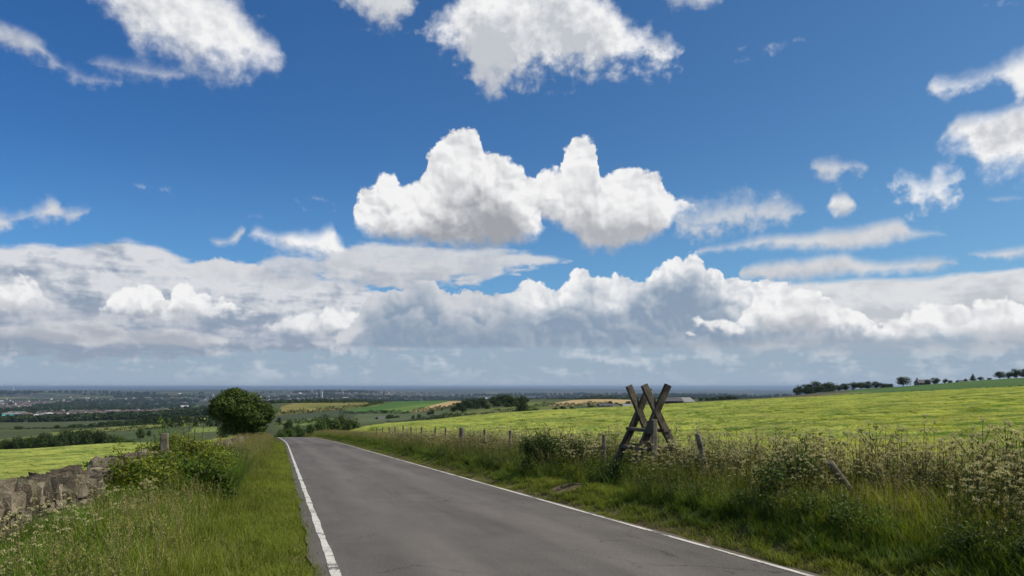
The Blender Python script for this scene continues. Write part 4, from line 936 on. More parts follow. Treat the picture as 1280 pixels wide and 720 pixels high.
def stone(cen, size, rot, rg, rough=.10, shp=.82):
    v = CV.copy(); l = np.linalg.norm(v, axis=1)[:, None]; m1 = np.abs(v).max(1)[:, None]
    v = v * (1 - shp) * (1.25 / l) + v * shp
    v += rg.normal(size=v.shape) * rough
    v[:, 0] *= 1 + rg.uniform(-.25, .25) * v[:, 2]; v[:, 2] += rg.uniform(-.22, .22) * v[:, 0]; v[:, 1] *= 1 + rg.uniform(-.15, .15) * v[:, 0]
    v = v * np.array(size) / 2
    M = np.array(Euler(rot).to_matrix()); return v @ M.T + np.array(cen)
def wall_frame(d):
    x = -3.1 - HEAD * d + float(bend(d)) ; return x
yaw = math.atan(HEAD)        # direction along wall is (-HEAD,1): local x axis -> along wall
def build_wall(d0, d1, name, h_fn):
    rg = np.random.default_rng(5); Vs = []; Fs = []; Rs = []; n = 0
    ang = math.pi/2 + yaw
    def put(d, across, z, size, tilt=(0, 0, 0), rough=.10, shp=.82):
        nonlocal n
        x = wall_frame(d) + across * CH; dd_ = d + across * HEAD * CH
        zz = float(H0f(np.array([x]), np.array([dd_]))[0]) + z
        v = stone((x, dd_, zz), size, (tilt[0], tilt[1], ang + tilt[2]), rg, rough, shp); Vs.append(v); Fs.append(CF + n); n += len(v); Rs.append(np.full(len(v), rg.uniform(0, 1)))
    dstep = 1 / math.hypot(1, HEAD)
    for course in range(6):
        z = .02 + course * .125; wdt = .56 - course * .03
        if True:
            d = d0 + rg.uniform(0, .2)
            while d < d1:
                L_ = rg.uniform(.18, .46) * (1 if d < 30 else 1.6)
                if z + .14 < h_fn(d) - .12:
                    for sd_ in (1, -1):
                        put(d + L_/2*dstep, sd_ * (wdt/2 - .13), z + .065, (L_*.95, .30 + rg.uniform(-.06, .08), .118), (rg.normal()*.06, rg.normal()*.07, rg.normal()*.10), .055, .93)
                d += L_ * dstep
    d = d0
    while d < d1:                                   # coping: big slabs set on edge and leaning
        w_ = rg.uniform(.08, .16) * (1 if d < 30 else 1.6); hc = rg.uniform(.22, .38)
        put(d, rg.normal()*.02, h_fn(d) - .20 + hc*.42, (w_ * .88, rg.uniform(.34, .50), hc), (rg.normal()*.14, .34 + rg.normal()*.16, rg.normal()*.20), .11, .90)
        d += w_ * .92 * dstep
    me = mesh_np(name, np.concatenate(Vs), np.concatenate(Fs), [M_stone], False, None, {'r': ('FLOAT', np.concatenate(Rs))})
    return obj(name, me)
w_ = build_wall(4.5, 64, 'stone_wall', lambda d: .80 + .035*math.sin(d*.9) + .03*math.sin(d*2.3 + 1) + (.05 if 13.5 < d < 18 else 0) - (.18 if d > 20 else 0))
tag(w_, 'brown dry stone wall with slanting coping slabs between verge and left field', 'wall')

# ------------------------------------------------------------------ bushes and trees
M_crown = leaf_mat('crown_leaf', (.012, .026, .006), (.046, .080, .014), transl=.22, patch=.25, psc=.5)
M_crownb = leaf_mat('crown_leaf_bright', (.022, .046, .008), (.085, .135, .018), transl=.28, patch=.25, psc=.5)
M_crownm = leaf_mat('crown_leaf_middle', (.018, .036, .006), (.085, .125, .014), transl=.28, patch=.25, psc=.5)
M_blossom = leaf_mat('bush_leaf_yellow', (.045, .085, .010), (.15, .21, .025), transl=.4)
m_, t, b = new_mat('bark', .9, .1); co = t.node('ShaderNodeNewGeometry').outputs['Position']
t.L.new(t.mix(t.noise(co, 4, 4, .6), (.035, .028, .020), (.10, .085, .065)), b.inputs['Base Color']); M_bark = m_
def crown_mesh(name, seed, lobes, nleaf, size, mat, zmin=None, hollow=.75, fill=.3):
    """leaves on and inside a cluster of lobes (cx,cy,cz,rx,ry,rz)"""
    S = Soup(); rg = np.random.default_rng(seed); lob = np.array(lobes, float)
    w = (lob[:, 3] * lob[:, 4] + lob[:, 4] * lob[:, 5] + lob[:, 3] * lob[:, 5]); w /= w.sum()
    pick = rg.choice(len(lob), nleaf, p=w); dirs = rg.normal(size=(nleaf, 3)); dirs /= np.linalg.norm(dirs, axis=1)[:, None]
    # clumpy radius: bumps over the lobe surface
    f = 1 + .13*np.sin(dirs[:, 0]*7 + pick) + .12*np.sin(dirs[:, 1]*8 + pick*2) + .12*np.sin(dirs[:, 2]*9 + pick*3)
    rad = np.where(rg.uniform(size=nleaf) < fill, rg.uniform(.35, .9, nleaf), rg.uniform(.86, 1.06, nleaf)) * f
    L_ = lob[pick]; p = L_[:, :3] + dirs * L_[:, 3:] * rad[:, None]
    if zmin is not None: p[:, 2] = np.maximum(p[:, 2], zmin + rg.uniform(0, .3, nleaf))
    dn = dirs.copy(); dn[:, 2] += .4
    leaves(S, p, size, 0, nrm=dn, aspect=.8, rg=rg, t=.55, tvar=.4)
    return S.mesh(name, [mat])
def lobes_in(seed, n, rx, ry, rz, zc, r0, r1, flat=.8, top=True):
    rg = np.random.default_rng(seed); out = []
    while len(out) < n:
        p = rg.uniform(-1, 1, 3)
        l = np.linalg.norm(p)
        if l > 1 or l < .35: continue
        if top and p[2] < -.75: continue
        r = rg.uniform(r0, r1); out.append((p[0]*(rx - r*.7), p[1]*(ry - r*.7), zc + p[2]*(rz - r*flat*.7), r, r, r*flat))
    return out
def trunk_mesh(name, h, r, seed, limbs=5, spread=.5, lh=.5):
    rg = np.random.default_rng(seed); parts = []
    def tube(p, q, r0, r1):
        p = np.array(p, float); q = np.array(q, float); ax = (q - p) / np.linalg.norm(q - p); a = np.cross(ax, (.1, 1, .2)); a /= np.linalg.norm(a); b_ = np.cross(ax, a); vs = []; fs = []
        for k in range(4):
            c_ = p + (q - p) * k / 3 + (rg.normal(size=3) * r0 * .25 if 0 < k < 3 else 0); rr = r0 + (r1 - r0) * k / 3
            for i in range(7):
                t_ = i * 2*math.pi/7; vs.append(c_ + (a*math.cos(t_) + b_*math.sin(t_)) * rr)
        for k in range(3):
            for i in range(7):
                j = (i+1) % 7; fs.append((k*7+i, k*7+j, (k+1)*7+j, (k+1)*7+i))
        parts.append((vs, fs))
    tube((0, 0, -.4), (rg.normal()*.1, rg.normal()*.1, h * .55), r, r * .7)
    for k in range(limbs):
        a = k * 6.283 / limbs + rg.uniform(-.4, .4); z0 = h * rg.uniform(.25, .55)
        tube((0, 0, z0), (math.cos(a) * h * spread, math.sin(a) * h * spread, z0 + h * lh * rg.uniform(.6, 1)), r * .5, r * .12)
    return poly_mesh(name, parts, [M_bark])
def row_z(d, row): return EYE - (row - HZ) / F_PX * d
def px_x(px, d): return (px - 640) / F_PX * d

# the round tree by the crest of the road
TDp = 88.0; k_ = TDp / F_PX; tx = px_x(303, TDp); tz = Hs(tx, TDp)
big = empty('tree', (tx, TDp, tz)); tag(big, 'big dark round tree on the left of the road where it dips away', 'tree')
def L(px, row, rpx, rzpx=None, dy=0): return (px_x(px, TDp) - tx, dy, row_z(TDp, row) - tz, rpx*k_, rpx*k_, (rzpx or rpx*.85)*k_)
lob = [L(288, 500, 16), L(300, 497, 14, dy=-1), L(276, 505, 13), L(270, 512, 9), L(279, 520, 10), L(312, 502, 14), L(325, 508, 12), L(333, 516, 9), L(330, 524, 9), L(300, 514, 22, 16),
       L(310, 526, 16, 12), L(296, 527, 13, 11), L(318, 533, 10, 9), L(298, 490.5, 9, 6, -1), L(284, 493, 9, 6, .5), L(270, 503, 6), L(338, 520, 5.5), L(304, 537, 14, 10), L(288, 533, 12, 10), L(322, 535, 12, 9), L(268, 517, 8), L(337, 513, 7), L(266, 508, 5), L(292, 506, 18, 14, -1.6), L(315, 515, 15, 12, -1.6), L(300, 520, 16, 14, 1.8), L(285, 512, 14, 11, -1.2), L(324, 522, 10, 9, -1.2)]
lob = [(a, b_, c_, r1*.93, r2*.93, r3*.93) for a, b_, c_, r1, r2, r3 in lob]
obj('crown', crown_mesh('crown', 3, lob, 34000, .21, M_crownm), big)
obj('trunk', trunk_mesh('trunk', 3.6, .30, 4, 6), big)

# bushes near the road
def bush(name, px, d, w, h, seed, mat, n, size, label, cat='bush', s_flat=.8, ry=None, z=None):
    x = px_x(px, d); zz = Hs(x, d) if z is None else z; b_ = empty(name, (x, d, zz)); tag(b_, label, cat)
    lb = lobes_in(seed, 15, w/2, (ry or w*.4), h*.5, h*.5, min(w, h)*.14, min(w, h)*.24)
    obj('foliage', crown_mesh('foliage', seed, lb, n, size, mat, zmin=.0, fill=.45), b_)
    S = Soup(); rg = np.random.default_rng(seed)
    for k in range(34):
        l = lb[k % len(lb)]; q = np.array(l[:3]) + rg.normal(size=3) * np.array([.1, .1, .06]) * h; q[2] = min(q[2] + rg.uniform(.1, .34)*h, h*1.12); stick(S, (rg.normal()*.08, rg.normal()*.08, -.05), q, .018, 0)
        pts = q + rg.normal(size=(14, 3)) * np.array([.05, .05, .09]) * h; leaves(S, pts, size, 1, rg=rg, t=.7)
    obj('stems', S.mesh('stems', [M_brown, mat]), b_); return b_
bush('bush', 690, 20.9, 2.2, 1.22, 11, M_dark, 3600, .05, 'dark leafy bush in the right bank left of the stile')
bush('bush', 722, 19.7, 1.1, .95, 12, M_crownb, 2200, .05, 'low green bush against the thin post nearest the stile')
bush('bush', 236, 17.0, 2.6, 1.35, 13, M_ylw, 4600, .055, 'leafy yellow green bush around the grey wooden post on the left')
bush('bush', 196, 19.6, 1.3, 1.45, 16, M_blossom, 2800, .055, 'tall bright leaved bush hiding the end of the coping stones')
bush('bush', 252, 13.4, 1.3, .85, 14, M_lush, 2600, .07, 'dark broad leaved bush at the edge of the left verge')
bush('bush', 190, 13.2, 1.5, .95, 17, M_ylw, 3000, .05, 'dark green bush close against the near stone wall')
bush('bush', 778, 16.2, .8, .55, 15, M_dark, 1000, .05, 'bright green low bush at the foot of the stile')
bush('bush', 1000, 10.9, 1.3, 1.0, 18, M_dark, 2400, .045, 'dark bush with brown tips left of the fallen post')

# prototypes for the trees of the middle distance (unit: metres, height about 1 scaled)
def make_tree(name, seed, w, h, n, size, mat, conical=False, zc=.58):
    r = empty(name)
    if conical: lb = [(0, 0, h*q, w*.5*(1.05-q), w*.5*(1.05-q), h*.10) for q in (.15, .25, .35, .45, .55, .65, .75, .85, .95)]
    else: lb = lobes_in(seed, 20, w/2, w/2, h*.50, h*.50, w*.15, w*.25, top=False)
    obj('crown', crown_mesh('crown', seed, lb, n, size, mat, zmin=.1, fill=.3), r)
    obj('trunk', trunk_mesh('trunk', h*.6, w*.035, seed, 4), r); return r
def copy_tree(o, parent=None):
    c = o.copy(); COL.objects.link(c); c.parent = parent
    for ch in list(o.children): copy_tree(ch, c)
    return c
KIND = [make_tree('tree', 100+i, 9.0, 8.5 - .6*(i % 2), 1700, .62, M_crown) for i in range(4)] + [make_tree('tree', 110, 5.5, 11, 1300, .55, M_crown, True)] + [make_tree('tree', 120+i, 9.0, 7.0, 1700, .62, M_crownb) for i in range(2)]
used = set(); tr_rng = np.random.default_rng(77)
def d_for(px, row, lo=250, hi=1150):
    ds = np.linspace(lo, hi, 300); z = H0f(px_x(px, ds), ds); r_ = HZ - (z - EYE) / ds * F_PX
    return float(ds[np.argmin(np.abs(r_ - row))])
def tree_at(px, d, w_px, top_row, label, kind=None, group=None, name='tree', base=None):
    """a tree whose crown spans w_px and reaches top_row"""
    if d < 0: d = d_for(px, -d)
    x = px_x(px, d); gz_ = Hs(x, d)
    kk = int(tr_rng.integers(0, 4)) if kind is None else kind
    src = KIND[kk]
    if kk not in used: o = src; used.add(kk)
    else: o = copy_tree(src)
    o.name = name; W0 = 5.5 if kk == 4 else 9.0; H0_ = 11.6 if kk == 4 else 8.3 - (.6 if kk in (1, 3) else 0) - (1.2 if kk > 4 else 0)
    zt = row_z(d, top_row); ww = w_px / F_PX * d; hh = max(zt - gz_, 1.0)
    base_z = gz_
    if hh < ww * .62: base_z = zt - ww * .62; hh = ww * .62
    if kk != 4 and hh > ww * 1.35: ww = hh / 1.35
    o.location = (x, d, base_z); o.scale = (ww / W0, ww / W0, hh / H0_); o.rotation_euler = (0, 0, tr_rng.uniform(0, 6.28))
    tag(o, label, 'tree', group); return o
# middle: behind the field and around the farms
G = 'dark wood on the middle skyline'
for (px, d, w, top) in [(573, -513, 15, 503), (583, -511, 18, 497.5), (592, -510, 20, 496.5), (603, -510, 19, 496), (567, -515, 12, 507), (578, -515, 13, 505.5), (596, -512, 13, 504), (610, -511, 12, 505),
                        (617, -506, 17, 495), (628, -507, 21, 492.5), (640, -508, 21, 492.5), (651, -507, 18, 493.5), (622, -508, 14, 502), (634, -509, 12, 502.5), (646, -508, 14, 502), (657, -505, 10, 497), (604, -509, 14, 500), (588, -512, 14, 501)]:
    tree_at(px, d, w, top, 'dark tree of the wood on the middle skyline left of the stile', None, 'trees of the wood on the middle skyline')
tree_at(652, 232, 22, 503, 'broad dark tree at the far edge of the barley field', 0)
tree_at(666, 240, 19, 508, 'lower dark tree beside the broad one at the edge of the barley', 5)
for (px, d, w, top, lb) in [(540, 430, 8, 512, 'small tree in the hedgerow below the tan field'), (536, 425, 7, 514, 'shrubby hedgerow tree left of the small tree below the tan field'), (552, 480, 3.6, 509, 'tiny lone tree on the corner of the tan field'),
                            (516, 380, 5, 518.5, 'small shrub left in the dull green valley field'), (524, 380, 6.5, 517.5, 'shrub right in the dull green valley field'), (624, 330, 4, 512.5, 'tiny dark tree in the olive field'), (633, 340, 5, 511, 'second tiny dark tree in the olive field'),
                            (603, 300, 5, 516.5, 'low shrub in the hedge above the barley'), (475, 560, 8, 512, 'left dark bush above the small barn'), (481, 520, 12, 512, 'dark round tree below the bright green field'),
                            (466, 800, 5, 501.5, 'dark tree on the ridge beside the olive field'), (471, 800, 4, 503.5, 'small dark tree beside the ridge tree'), (443, 700, 4.5, 507.5, 'first shrub in the sloping hedge of the olive field'), (447, 700, 4, 508.5, 'second shrub in the sloping hedge of the olive field'),
                            (455, 740, 5, 506, 'third shrub in the sloping hedge of the olive field'), (349, 330, 4, 521, 'small dark bush in the shaded field just right of the big tree'),
                            (695, 290, 11, 509, 'bush at the field edge right of the broad dark trees'), (703, 300, 11, 507, 'dark tree at the field edge left of the tan field'), (715, 310, 9, 507.5, 'bushy tree below the tan field'), (739, 340, 12, 506, 'bush left of the stone barns'), (736, 420, 6, 503.5, 'small tree behind the stone barns'),
                            (763, 380, 8, 501, 'dark tree behind the stone barns'), (771, 400, 10, 502.5, 'dark tree right of the stone barns'), (785, 420, 9, 501, 'dark tree by the white roofed shed'),
                            (279, 150, 10, 529.5, 'small rounded tree just left of the big tree')]:
    tree_at(px, d, w, top, lb, None if w > 5 else 1)
for i, (px, d, w, top) in enumerate([(488, 425, 12, 517.5), (495, 428, 10, 519), (484.5, 418, 7, 520)]):
    tree_at(px, d, w, top, ['darkest tree right against the small barn', 'dark tree at the right end beside the small barn', 'dark tree touching the barn roof'][i])
for (px, d, w, top) in [(892, 480, 14, 496.5), (884, 490, 10, 497), (903, 500, 12, 494.5), (912, 500, 12, 494), (919, 510, 9, 495), (876, 500, 8, 497.5)]:
    tree_at(px, d, w, top, 'dark tree in the row beyond the barley right of the grey shed roofs', None, 'trees beyond the barley right of the sheds')
# right ridge
for (px, d, w, top) in [(1000, 520, 14, 481), (1008, 520, 16, 479), (1019, 515, 19, 475.5), (1031, 520, 16, 478), (1040, 520, 17, 477), (996, 500, 10, 484), (1048, 510, 12, 481), (1057, 520, 15, 478.5), (1067, 520, 15, 477), (1076, 520, 14, 477.5), (1085, 520, 15, 476), (1095, 520, 15, 476.5), (1105, 520, 14, 479), (1112, 520, 12, 479), (1026, 500, 16, 482), (1012, 500, 18, 484), (1040, 500, 14, 484)]:
    tree_at(px, d, w, top, 'dark tree in the shelter belt along the right ridge', None, 'trees of the shelter belt on the right ridge')
for (px, d, w, top, kd, lb) in [(1129, 505, 19, 470.5, 0, 'round dark tree left of the ridge house'), (1168, 520, 14, 472, 2, 'dark tree right of the ridge house'), (1160, 525, 8, 474, 1, 'small dark tree touching the ridge house'), (1181, 530, 7, 473, 1, 'shrubby tree on the ridge right of the house'), (1188, 530, 8, 475, 3, 'low tree on the ridge right of the house'),
                                (1216, 520, 9, 466.5, 4, 'pointed conifer on the right ridge'), (1226, 520, 9, 470.5, 1, 'small tree right of the pointed conifer'), (1237, 520, 8, 472, 3, 'low bush right of the pointed conifer'), (1207, 525, 5, 473, 1, 'low bush left of the pointed conifer'),
                                (1250, 515, 14, 464, 0, 'left tree of the group at the right edge'), (1261, 515, 12, 464, 1, 'second tree of the group at the right edge'), (1271, 515, 13, 460.5, 2, 'tallest tree of the group at the right edge'), (1281, 515, 13, 460, 3, 'rightmost tree on the ridge at the edge of view')]:
    tree_at(px, d, w, top, lb, kd)
# left belts
bl = np.random.default_rng(31)
for i in range(44):
    px = -60 + i * 5.1 + bl.uniform(-2, 2); d = 262 + bl.uniform(-26, 30) + max(0, px - 60) * .15
    top = np.interp(px, [-60, 0, 60, 100, 125, 140, 160], [547, 547, 541, 536.5, 536.5, 540, 549]) + bl.uniform(-1.5, 3.5)
    tree_at(px, d, bl.uniform(11, 19), top, 'tree of the long dark belt beyond the left field', int(bl.choice([0, 1, 2, 3, 5])), 'trees of the belt beyond the left field')
for i in range(56):
    px = -50 + i * 6.0 + bl.uniform(-3, 3); d = 640 + bl.uniform(-50, 80)
    if px > 284: continue
    top = np.interp(px, [-60, 0, 60, 120, 180, 200, 255], [535, 534, 532, 528, 521, 519, 518]) + bl.uniform(-1.0, 2.5)
    tree_at(px, d, bl.uniform(8, 15), top, 'tree of the second belt above the narrow light green field', None, 'trees of the second belt on the left')
for (px, d, w, top, lb) in [(176, -549, 12, 535, 'tree at the right end of the long belt'), (186, -546, 9, 537, 'small tree past the right end of the long belt'), (205, -536, 6, 530, 'lone small tree in the narrow light field'), (214, -535, 10, 526, 'dark tree above the leafy bush'), (226, -534, 9, 526, 'dark tree right above the leafy bush'), (244, -534, 10, 525, 'dark tree left of the pale strip'),
                            (262, -534, 12, 523, 'hedge tree left beside the big tree'), (272, -535, 10, 524, 'hedge tree touching the big tree crown')]:
    tree_at(px, d, w, top, lb)
# hedge over the crest
for (px, d, w, top, kd, lb) in [(351, 165, 18, 536, 6, 'dark low bush where the road disappears'), (362, 170, 18, 532, 5, 'bush of the hedge beyond the crest of the road'), (375, 180, 18, 529, 6, 'hedge bush second from the road end'), (388, 185, 20, 526, 5, 'hedge bush in the middle of the row past the crest'),
                                (402, 190, 21, 522, 6, 'tall hedge bush in the row past the crest'), (416, 195, 22, 518, 5, 'bright tree in the hedge past the crest'), (430, 200, 22, 516.5, 6, 'tallest bright tree of the hedge past the crest'), (441, 200, 13, 520, 5, 'bright tree ending the hedge past the crest'),
                                (362, 230, 12, 524, 0, 'dark round bush behind the hedge past the crest'), (405, 250, 12, 516.5, 1, 'shaded bush behind the hedge past the crest')]:
    tree_at(px, d, w, top, lb, kd)
for i in range(26):   # low hedge bushes on field boundaries of the right field's far side
    px = 1010 + i * 11; d = 272 + .0 * i
    r0 = np.interp(px, [960, 1060, 1120, 1280], [498.5, 493.2, 490.0, 482.0])
    tree_at(px + bl.uniform(-3, 3), d, bl.uniform(5, 10), r0 - bl.uniform(.4, 1.2), 'low dark hedge shrub between the barley and the dark green field', 1, 'low hedge shrubs behind the barley')

def hedge(pts, label, h=1.8, w=1.6, mat=None, n=900, size=.42, seed=0, gap=.0):
    rg = np.random.default_rng(seed + 500); P = []
    for px, row in pts:
        d = d_for(px, row, 210 if px < 335 else 225, 1180); P.append((px_x(px, d), d))
    P = np.array(P); seg = np.hypot(*np.diff(P, axis=0).T); cum = np.concatenate([[0], np.cumsum(seg)]); u = rg.uniform(0, cum[-1], n)
    x = np.interp(u, cum, P[:, 0]); d = np.interp(u, cum, P[:, 1]); hv = h * (1 + .5*np.sin(u*.21 + seed) * np.sin(u*.063 + 1) + .25*np.sin(u*.9))
    x = x + rg.normal(size=n)*w*.25; d = d + rg.normal(size=n)*w*.3; z = Hf(x, d) + rg.uniform(0, 1, n)**.7 * hv
    if gap: k = np.sin(u*.05 + seed*2) > -gap; x, d, z = x[k], d[k], z[k]
    o = Vector((P[0][0], P[0][1], Hs(P[0][0], P[0][1]))); S = Soup()
    leaves(S, np.stack([x - o.x, d - o.y, z - o.z], -1), size, 0, nrm=np.array([0, -.3, .8]), aspect=.9, rg=rg, t=.4)
    ob = obj('hedge', S.mesh('hedge', [mat or M_crown]), None, o); tag(ob, label, 'hedge')
hedge([(343, 519), (380, 516.5), (420, 512.5), (455, 509.3), (479, 504.5)], 'sloping hedge along the lower edge of the olive field', 2.4, seed=1, n=2600, size=.7)
hedge([(424, 517), (480, 517), (506, 517), (545, 512.3), (582, 507)], 'dark hedge along the bottom of the bright green and tan fields', 2.0, seed=2, n=2600, size=.6)
hedge([(540, 523.5), (575, 521.5), (610, 519.5), (645, 517)], 'dark hedge between the olive field and the barley', 1.6, seed=3, n=1800, size=.45)
hedge([(655, 510), (700, 508), (740, 506.5), (765, 505.5)], 'dark hedge below the right tan field', 1.6, seed=4, n=1800, size=.5)
hedge([(345, 505), (380, 504.2), (430, 504), (466, 503.6)], 'thin dark hedge along the top of the olive field', 3.0, seed=5, n=1800, size=1.0)
hedge([(62, 541), (105, 537.2), (175, 532.2), (250, 525.5)], 'thin hedge above the narrow light green field on the left', 2.2, seed=6, n=2400, size=.7)
hedge([(75, 545), (115, 541), (160, 539.2), (207, 535), (256, 529)], 'hedge below the narrow light green field on the left', 2.0, seed=7, n=2400, size=.6)
hedge([(345, 533), (372, 530), (400, 526)], 'low hedge under the light strip right of the big tree', 1.6, seed=8, n=1200, size=.5)
hedge([(482, 530), (520, 526), (560, 523)], 'low hedge beyond the barley between the small barn and the trees', 1.2, seed=9, n=1200, size=.4)
hedge([(600, 503), (660, 501.5), (720, 500.2), (790, 499.5)], 'dark hedge on the far edge of the plateau', 3.4, seed=10, n=2400, size=1.0)

# ------------------------------------------------------------------ houses and farm buildings
def flat_mat(name, c, rough=.8, sc=.5, v=.3):
    m, t, b = new_mat(name, rough, .3); co = t.node('ShaderNodeNewGeometry').outputs['Position']
    k = t.add(1 - v/2, t.mul(t.noise(co, sc, 4, .6), v)); t.L.new(t.mix(1, c, t.xyz(k, k, k), 'MULTIPLY'), b.inputs['Base Color']); return m
M_wall = flat_mat('stone_wall_far', (.16, .135, .105)); M_slate = flat_mat('slate_roof', (.075, .075, .08)); M_white = flat_mat('white_render', (.58, .57, .54)); M_shed = flat_mat('pale_shed_roof', (.19, .19, .185)); M_glass = flat_mat('dark_window', (.03, .035, .04), .2)
M_red = flat_mat('red_tile', (.12, .08, .065)); M_turq = flat_mat('turquoise_cladding', (.05, .42, .40)); M_brickfar = flat_mat('brick_far', (.14, .105, .085))
def box(x0, x1, y0, y1, z0, z1):
    v = [(x0, y0, z0), (x1, y0, z0), (x1, y1, z0), (x0, y1, z0), (x0, y0, z1), (x1, y0, z1), (x1, y1, z1), (x0, y1, z1)]
    return v, [(0, 3, 2, 1), (4, 5, 6, 7), (0, 1, 5, 4), (1, 2, 6, 5), (2, 3, 7, 6), (3, 0, 4, 7)]
def building(name, px, d, L_, Wd, eave, ridge, rz, wallm, roofm, label, cat, chim=0, wins=True, base_row=None):
    x = px_x(px, d); z = Hs(x, d) if base_row is None else row_z(d, base_row); o = empty(name, (x, d, z), rz); tag(o, label, cat)
    l, w = L_/2, Wd/2
    gab = ([(-l, -w, eave), (-l, w, eave), (-l, 0, ridge), (l, -w, eave), (l, w, eave), (l, 0, ridge)], [(0, 2, 1), (3, 4, 5)])
    obj('wall', poly_mesh('wall', [box(-l, l, -w, w, -3, eave), gab], [wallm]), o)
    e = .35; t_ = .18; rise = (ridge - eave) / w
    def slope(sg): 
        v = [(-l-e, sg*(w+e), eave - e*rise + .02), (l+e, sg*(w+e), eave - e*rise + .02), (l+e, 0, ridge + .02), (-l-e, 0, ridge + .02)]
        v += [(a, b_, c_ + t_) for a, b_, c_ in v]; f = [(3, 2, 1, 0), (4, 5, 6, 7), (0, 1, 5, 4), (1, 2, 6, 5), (2, 3, 7, 6), (3, 0, 4, 7)]; return v, f
    roof = obj('roof', poly_mesh('roof', [slope(-1), slope(1)], [roofm]), o)
    for k in range(chim):
        cx = (-l + .5) if k == 0 else (l - .5); obj('chimney', poly_mesh('chimney', [box(cx-.45, cx+.45, -.4, .4, ridge - .8, ridge + 1.5)], [wallm]), roof)
    if wins:
        nwin = max(2, int(L_ / 3.2))
        for k in range(nwin):
            cx = -l + L_ * (k + .5) / nwin; obj('window', poly_mesh('window', [box(cx-.5, cx+.5, -w-.05, -w+.05, eave*.45, eave*.45+1.2)], [M_glass]), o)
    return o
building('farmhouse', 1153, 620, 10.5, 6, 3.2, 5.6, .12, M_wall, M_slate, 'slate roofed stone house with chimneys on the right ridge', 'house', 1, True, base_row=483.3)
building('barn', 1203, 640, 9, 4, 2.0, 3.4, .1, M_wall, M_slate, 'small low roof just left of the pointed conifer on the ridge', 'barn', 0, False, base_row=480.3)
building('barn', 475.5, 420, 5.0, 4.0, 2.0, 3.7, 1.0, M_wall, M_slate, 'small stone barn with dark roof and gable beside dark trees in the valley', 'barn', 0, True, base_row=529.5)
building('barn', 756, 345, 5.2, 4, 1.6, 2.4, .1, M_wall, M_slate, 'low grey stone barn at the edge of the barley left of the stile', 'barn', 0, True, base_row=511.5)
building('barn', 768, 352, 3.0, 3, 1.4, 2.1, .3, M_wall, M_slate, 'small barn adjoining the low grey stone barn', 'barn', 0, False, base_row=511.5)
building('shed', 784, 350, 4.6, 4, 1.0, 1.9, .2, M_wall, M_shed, 'pale roofed shed just left behind the stile', 'shed', 0, False, base_row=510.5)
building('shed', 838, 400, 11, 8, 2.6, 4.2, .15, M_dkwood, M_slate, 'dark walled shed with grey roof right behind the stile', 'shed', 0, False, base_row=507.5)
building('shed', 853, 405, 10, 8, 2.3, 4.4, .5, M_wall, M_shed, 'pale roofed shed showing right of the dark shed', 'shed', 0, False, base_row=507.5)

# ------------------------------------------------------------------ far country: towns, woods, landmarks
def far_xy(px, d): return px_x(px, d)
def town(n, spots, name, label, seed, cols):
    rg = np.random.default_rng(seed); vs = []; fs = []; cs = []; 
    for i in range(n):
        c_ = spots[rg.choice(len(spots), p=np.array([s_[4] for s_ in spots]) / sum(s_[4] for s_ in spots))]
        px = rg.normal(c_[0], c_[1]); d = rg.normal(c_[2], c_[3]); 
        if d < 1300: continue
        x = px_x(px, d); z = Hs(x, d); L_ = rg.uniform(8, 22); W_ = rg.uniform(7, 11); h = rg.uniform(5, 8); hr = h + rg.uniform(2, 3.5); a = rg.uniform(0, 3.14); big_ = rg.uniform() < .02
        if big_: L_ *= 2.2; W_ *= 2; h *= 1.2; hr = h + 1
        ca_, sa_ = math.cos(a), math.sin(a); l, w = L_/2, W_/2
        pts = [(-l, -w, -8), (l, -w, -8), (l, w, -8), (-l, w, -8), (-l, -w, h), (l, -w, h), (l, w, h), (-l, w, h), (-l, 0, hr), (l, 0, hr)]
        o = len(vs); vs += [(x + p[0]*ca_ - p[1]*sa_, d + p[0]*sa_ + p[1]*ca_, z + p[2]) for p in pts]
        F_ = [(0, 1, 5, 4), (1, 2, 6, 5), (2, 3, 7, 6), (3, 0, 4, 7), (4, 5, 9, 8), (6, 7, 8, 9), (5, 6, 9, 9), (7, 4, 8, 8)]
        fs += [tuple(o + k for k in dict.fromkeys(f)) for f in F_]
        wc = 2 if big_ else int(rg.choice([0, 0, 4, 4, 2, 0])); rc2 = 2 if big_ else int(rg.choice([1, 3, 3, 4])); cs += [wc]*4 + [rc2]*2 + [wc]*2
    me = bpy.data.meshes.new(name); me.from_pydata(vs, [], fs)
    for m in (M_wall, M_slate, M_white, M_red, M_brickfar): me.materials.append(m)
    me.polygons.foreach_set('material_index', cs); o = obj(name, me); tag(o, label, 'town', kind='stuff')
town(1300, [(30, 50, 2600, 250, 3), (120, 40, 2100, 200, 2), (200, 40, 2300, 250, 1.2), (10, 50, 4200, 500, 2.5), (110, 60, 5200, 700, 2)], 'town_houses', 'houses of the town filling the valley on the left', 1, [0, 2, 2, 4, 0])
town(1700, [(430, 60, 7600, 1100, 3), (380, 50, 6200, 500, 2), (520, 90, 8500, 1200, 2), (470, 60, 9500, 900, 2), (260, 60, 7000, 800, 1), (620, 90, 8000, 800, 1), (700, 90, 6500, 500, 1)], 'town_houses', 'houses of the hazy city below the horizon in the middle', 2, [0, 2, 2, 4, 0])
building('warehouse', 22, 2000, 44, 22, 9, 12, .1, M_wall, M_shed, 'long white warehouse in the valley at the left edge', 'warehouse', 0, False)
building('warehouse', 16, 1850, 42, 20, 8, 11, .1, M_brickfar, M_shed, 'pale roofed warehouse below the long white one', 'warehouse', 0, False)
building('warehouse', 10, 1650, 22, 14, 7, 9, .1, M_turq, M_turq, 'turquoise clad warehouse at the left edge', 'warehouse', 0, False)
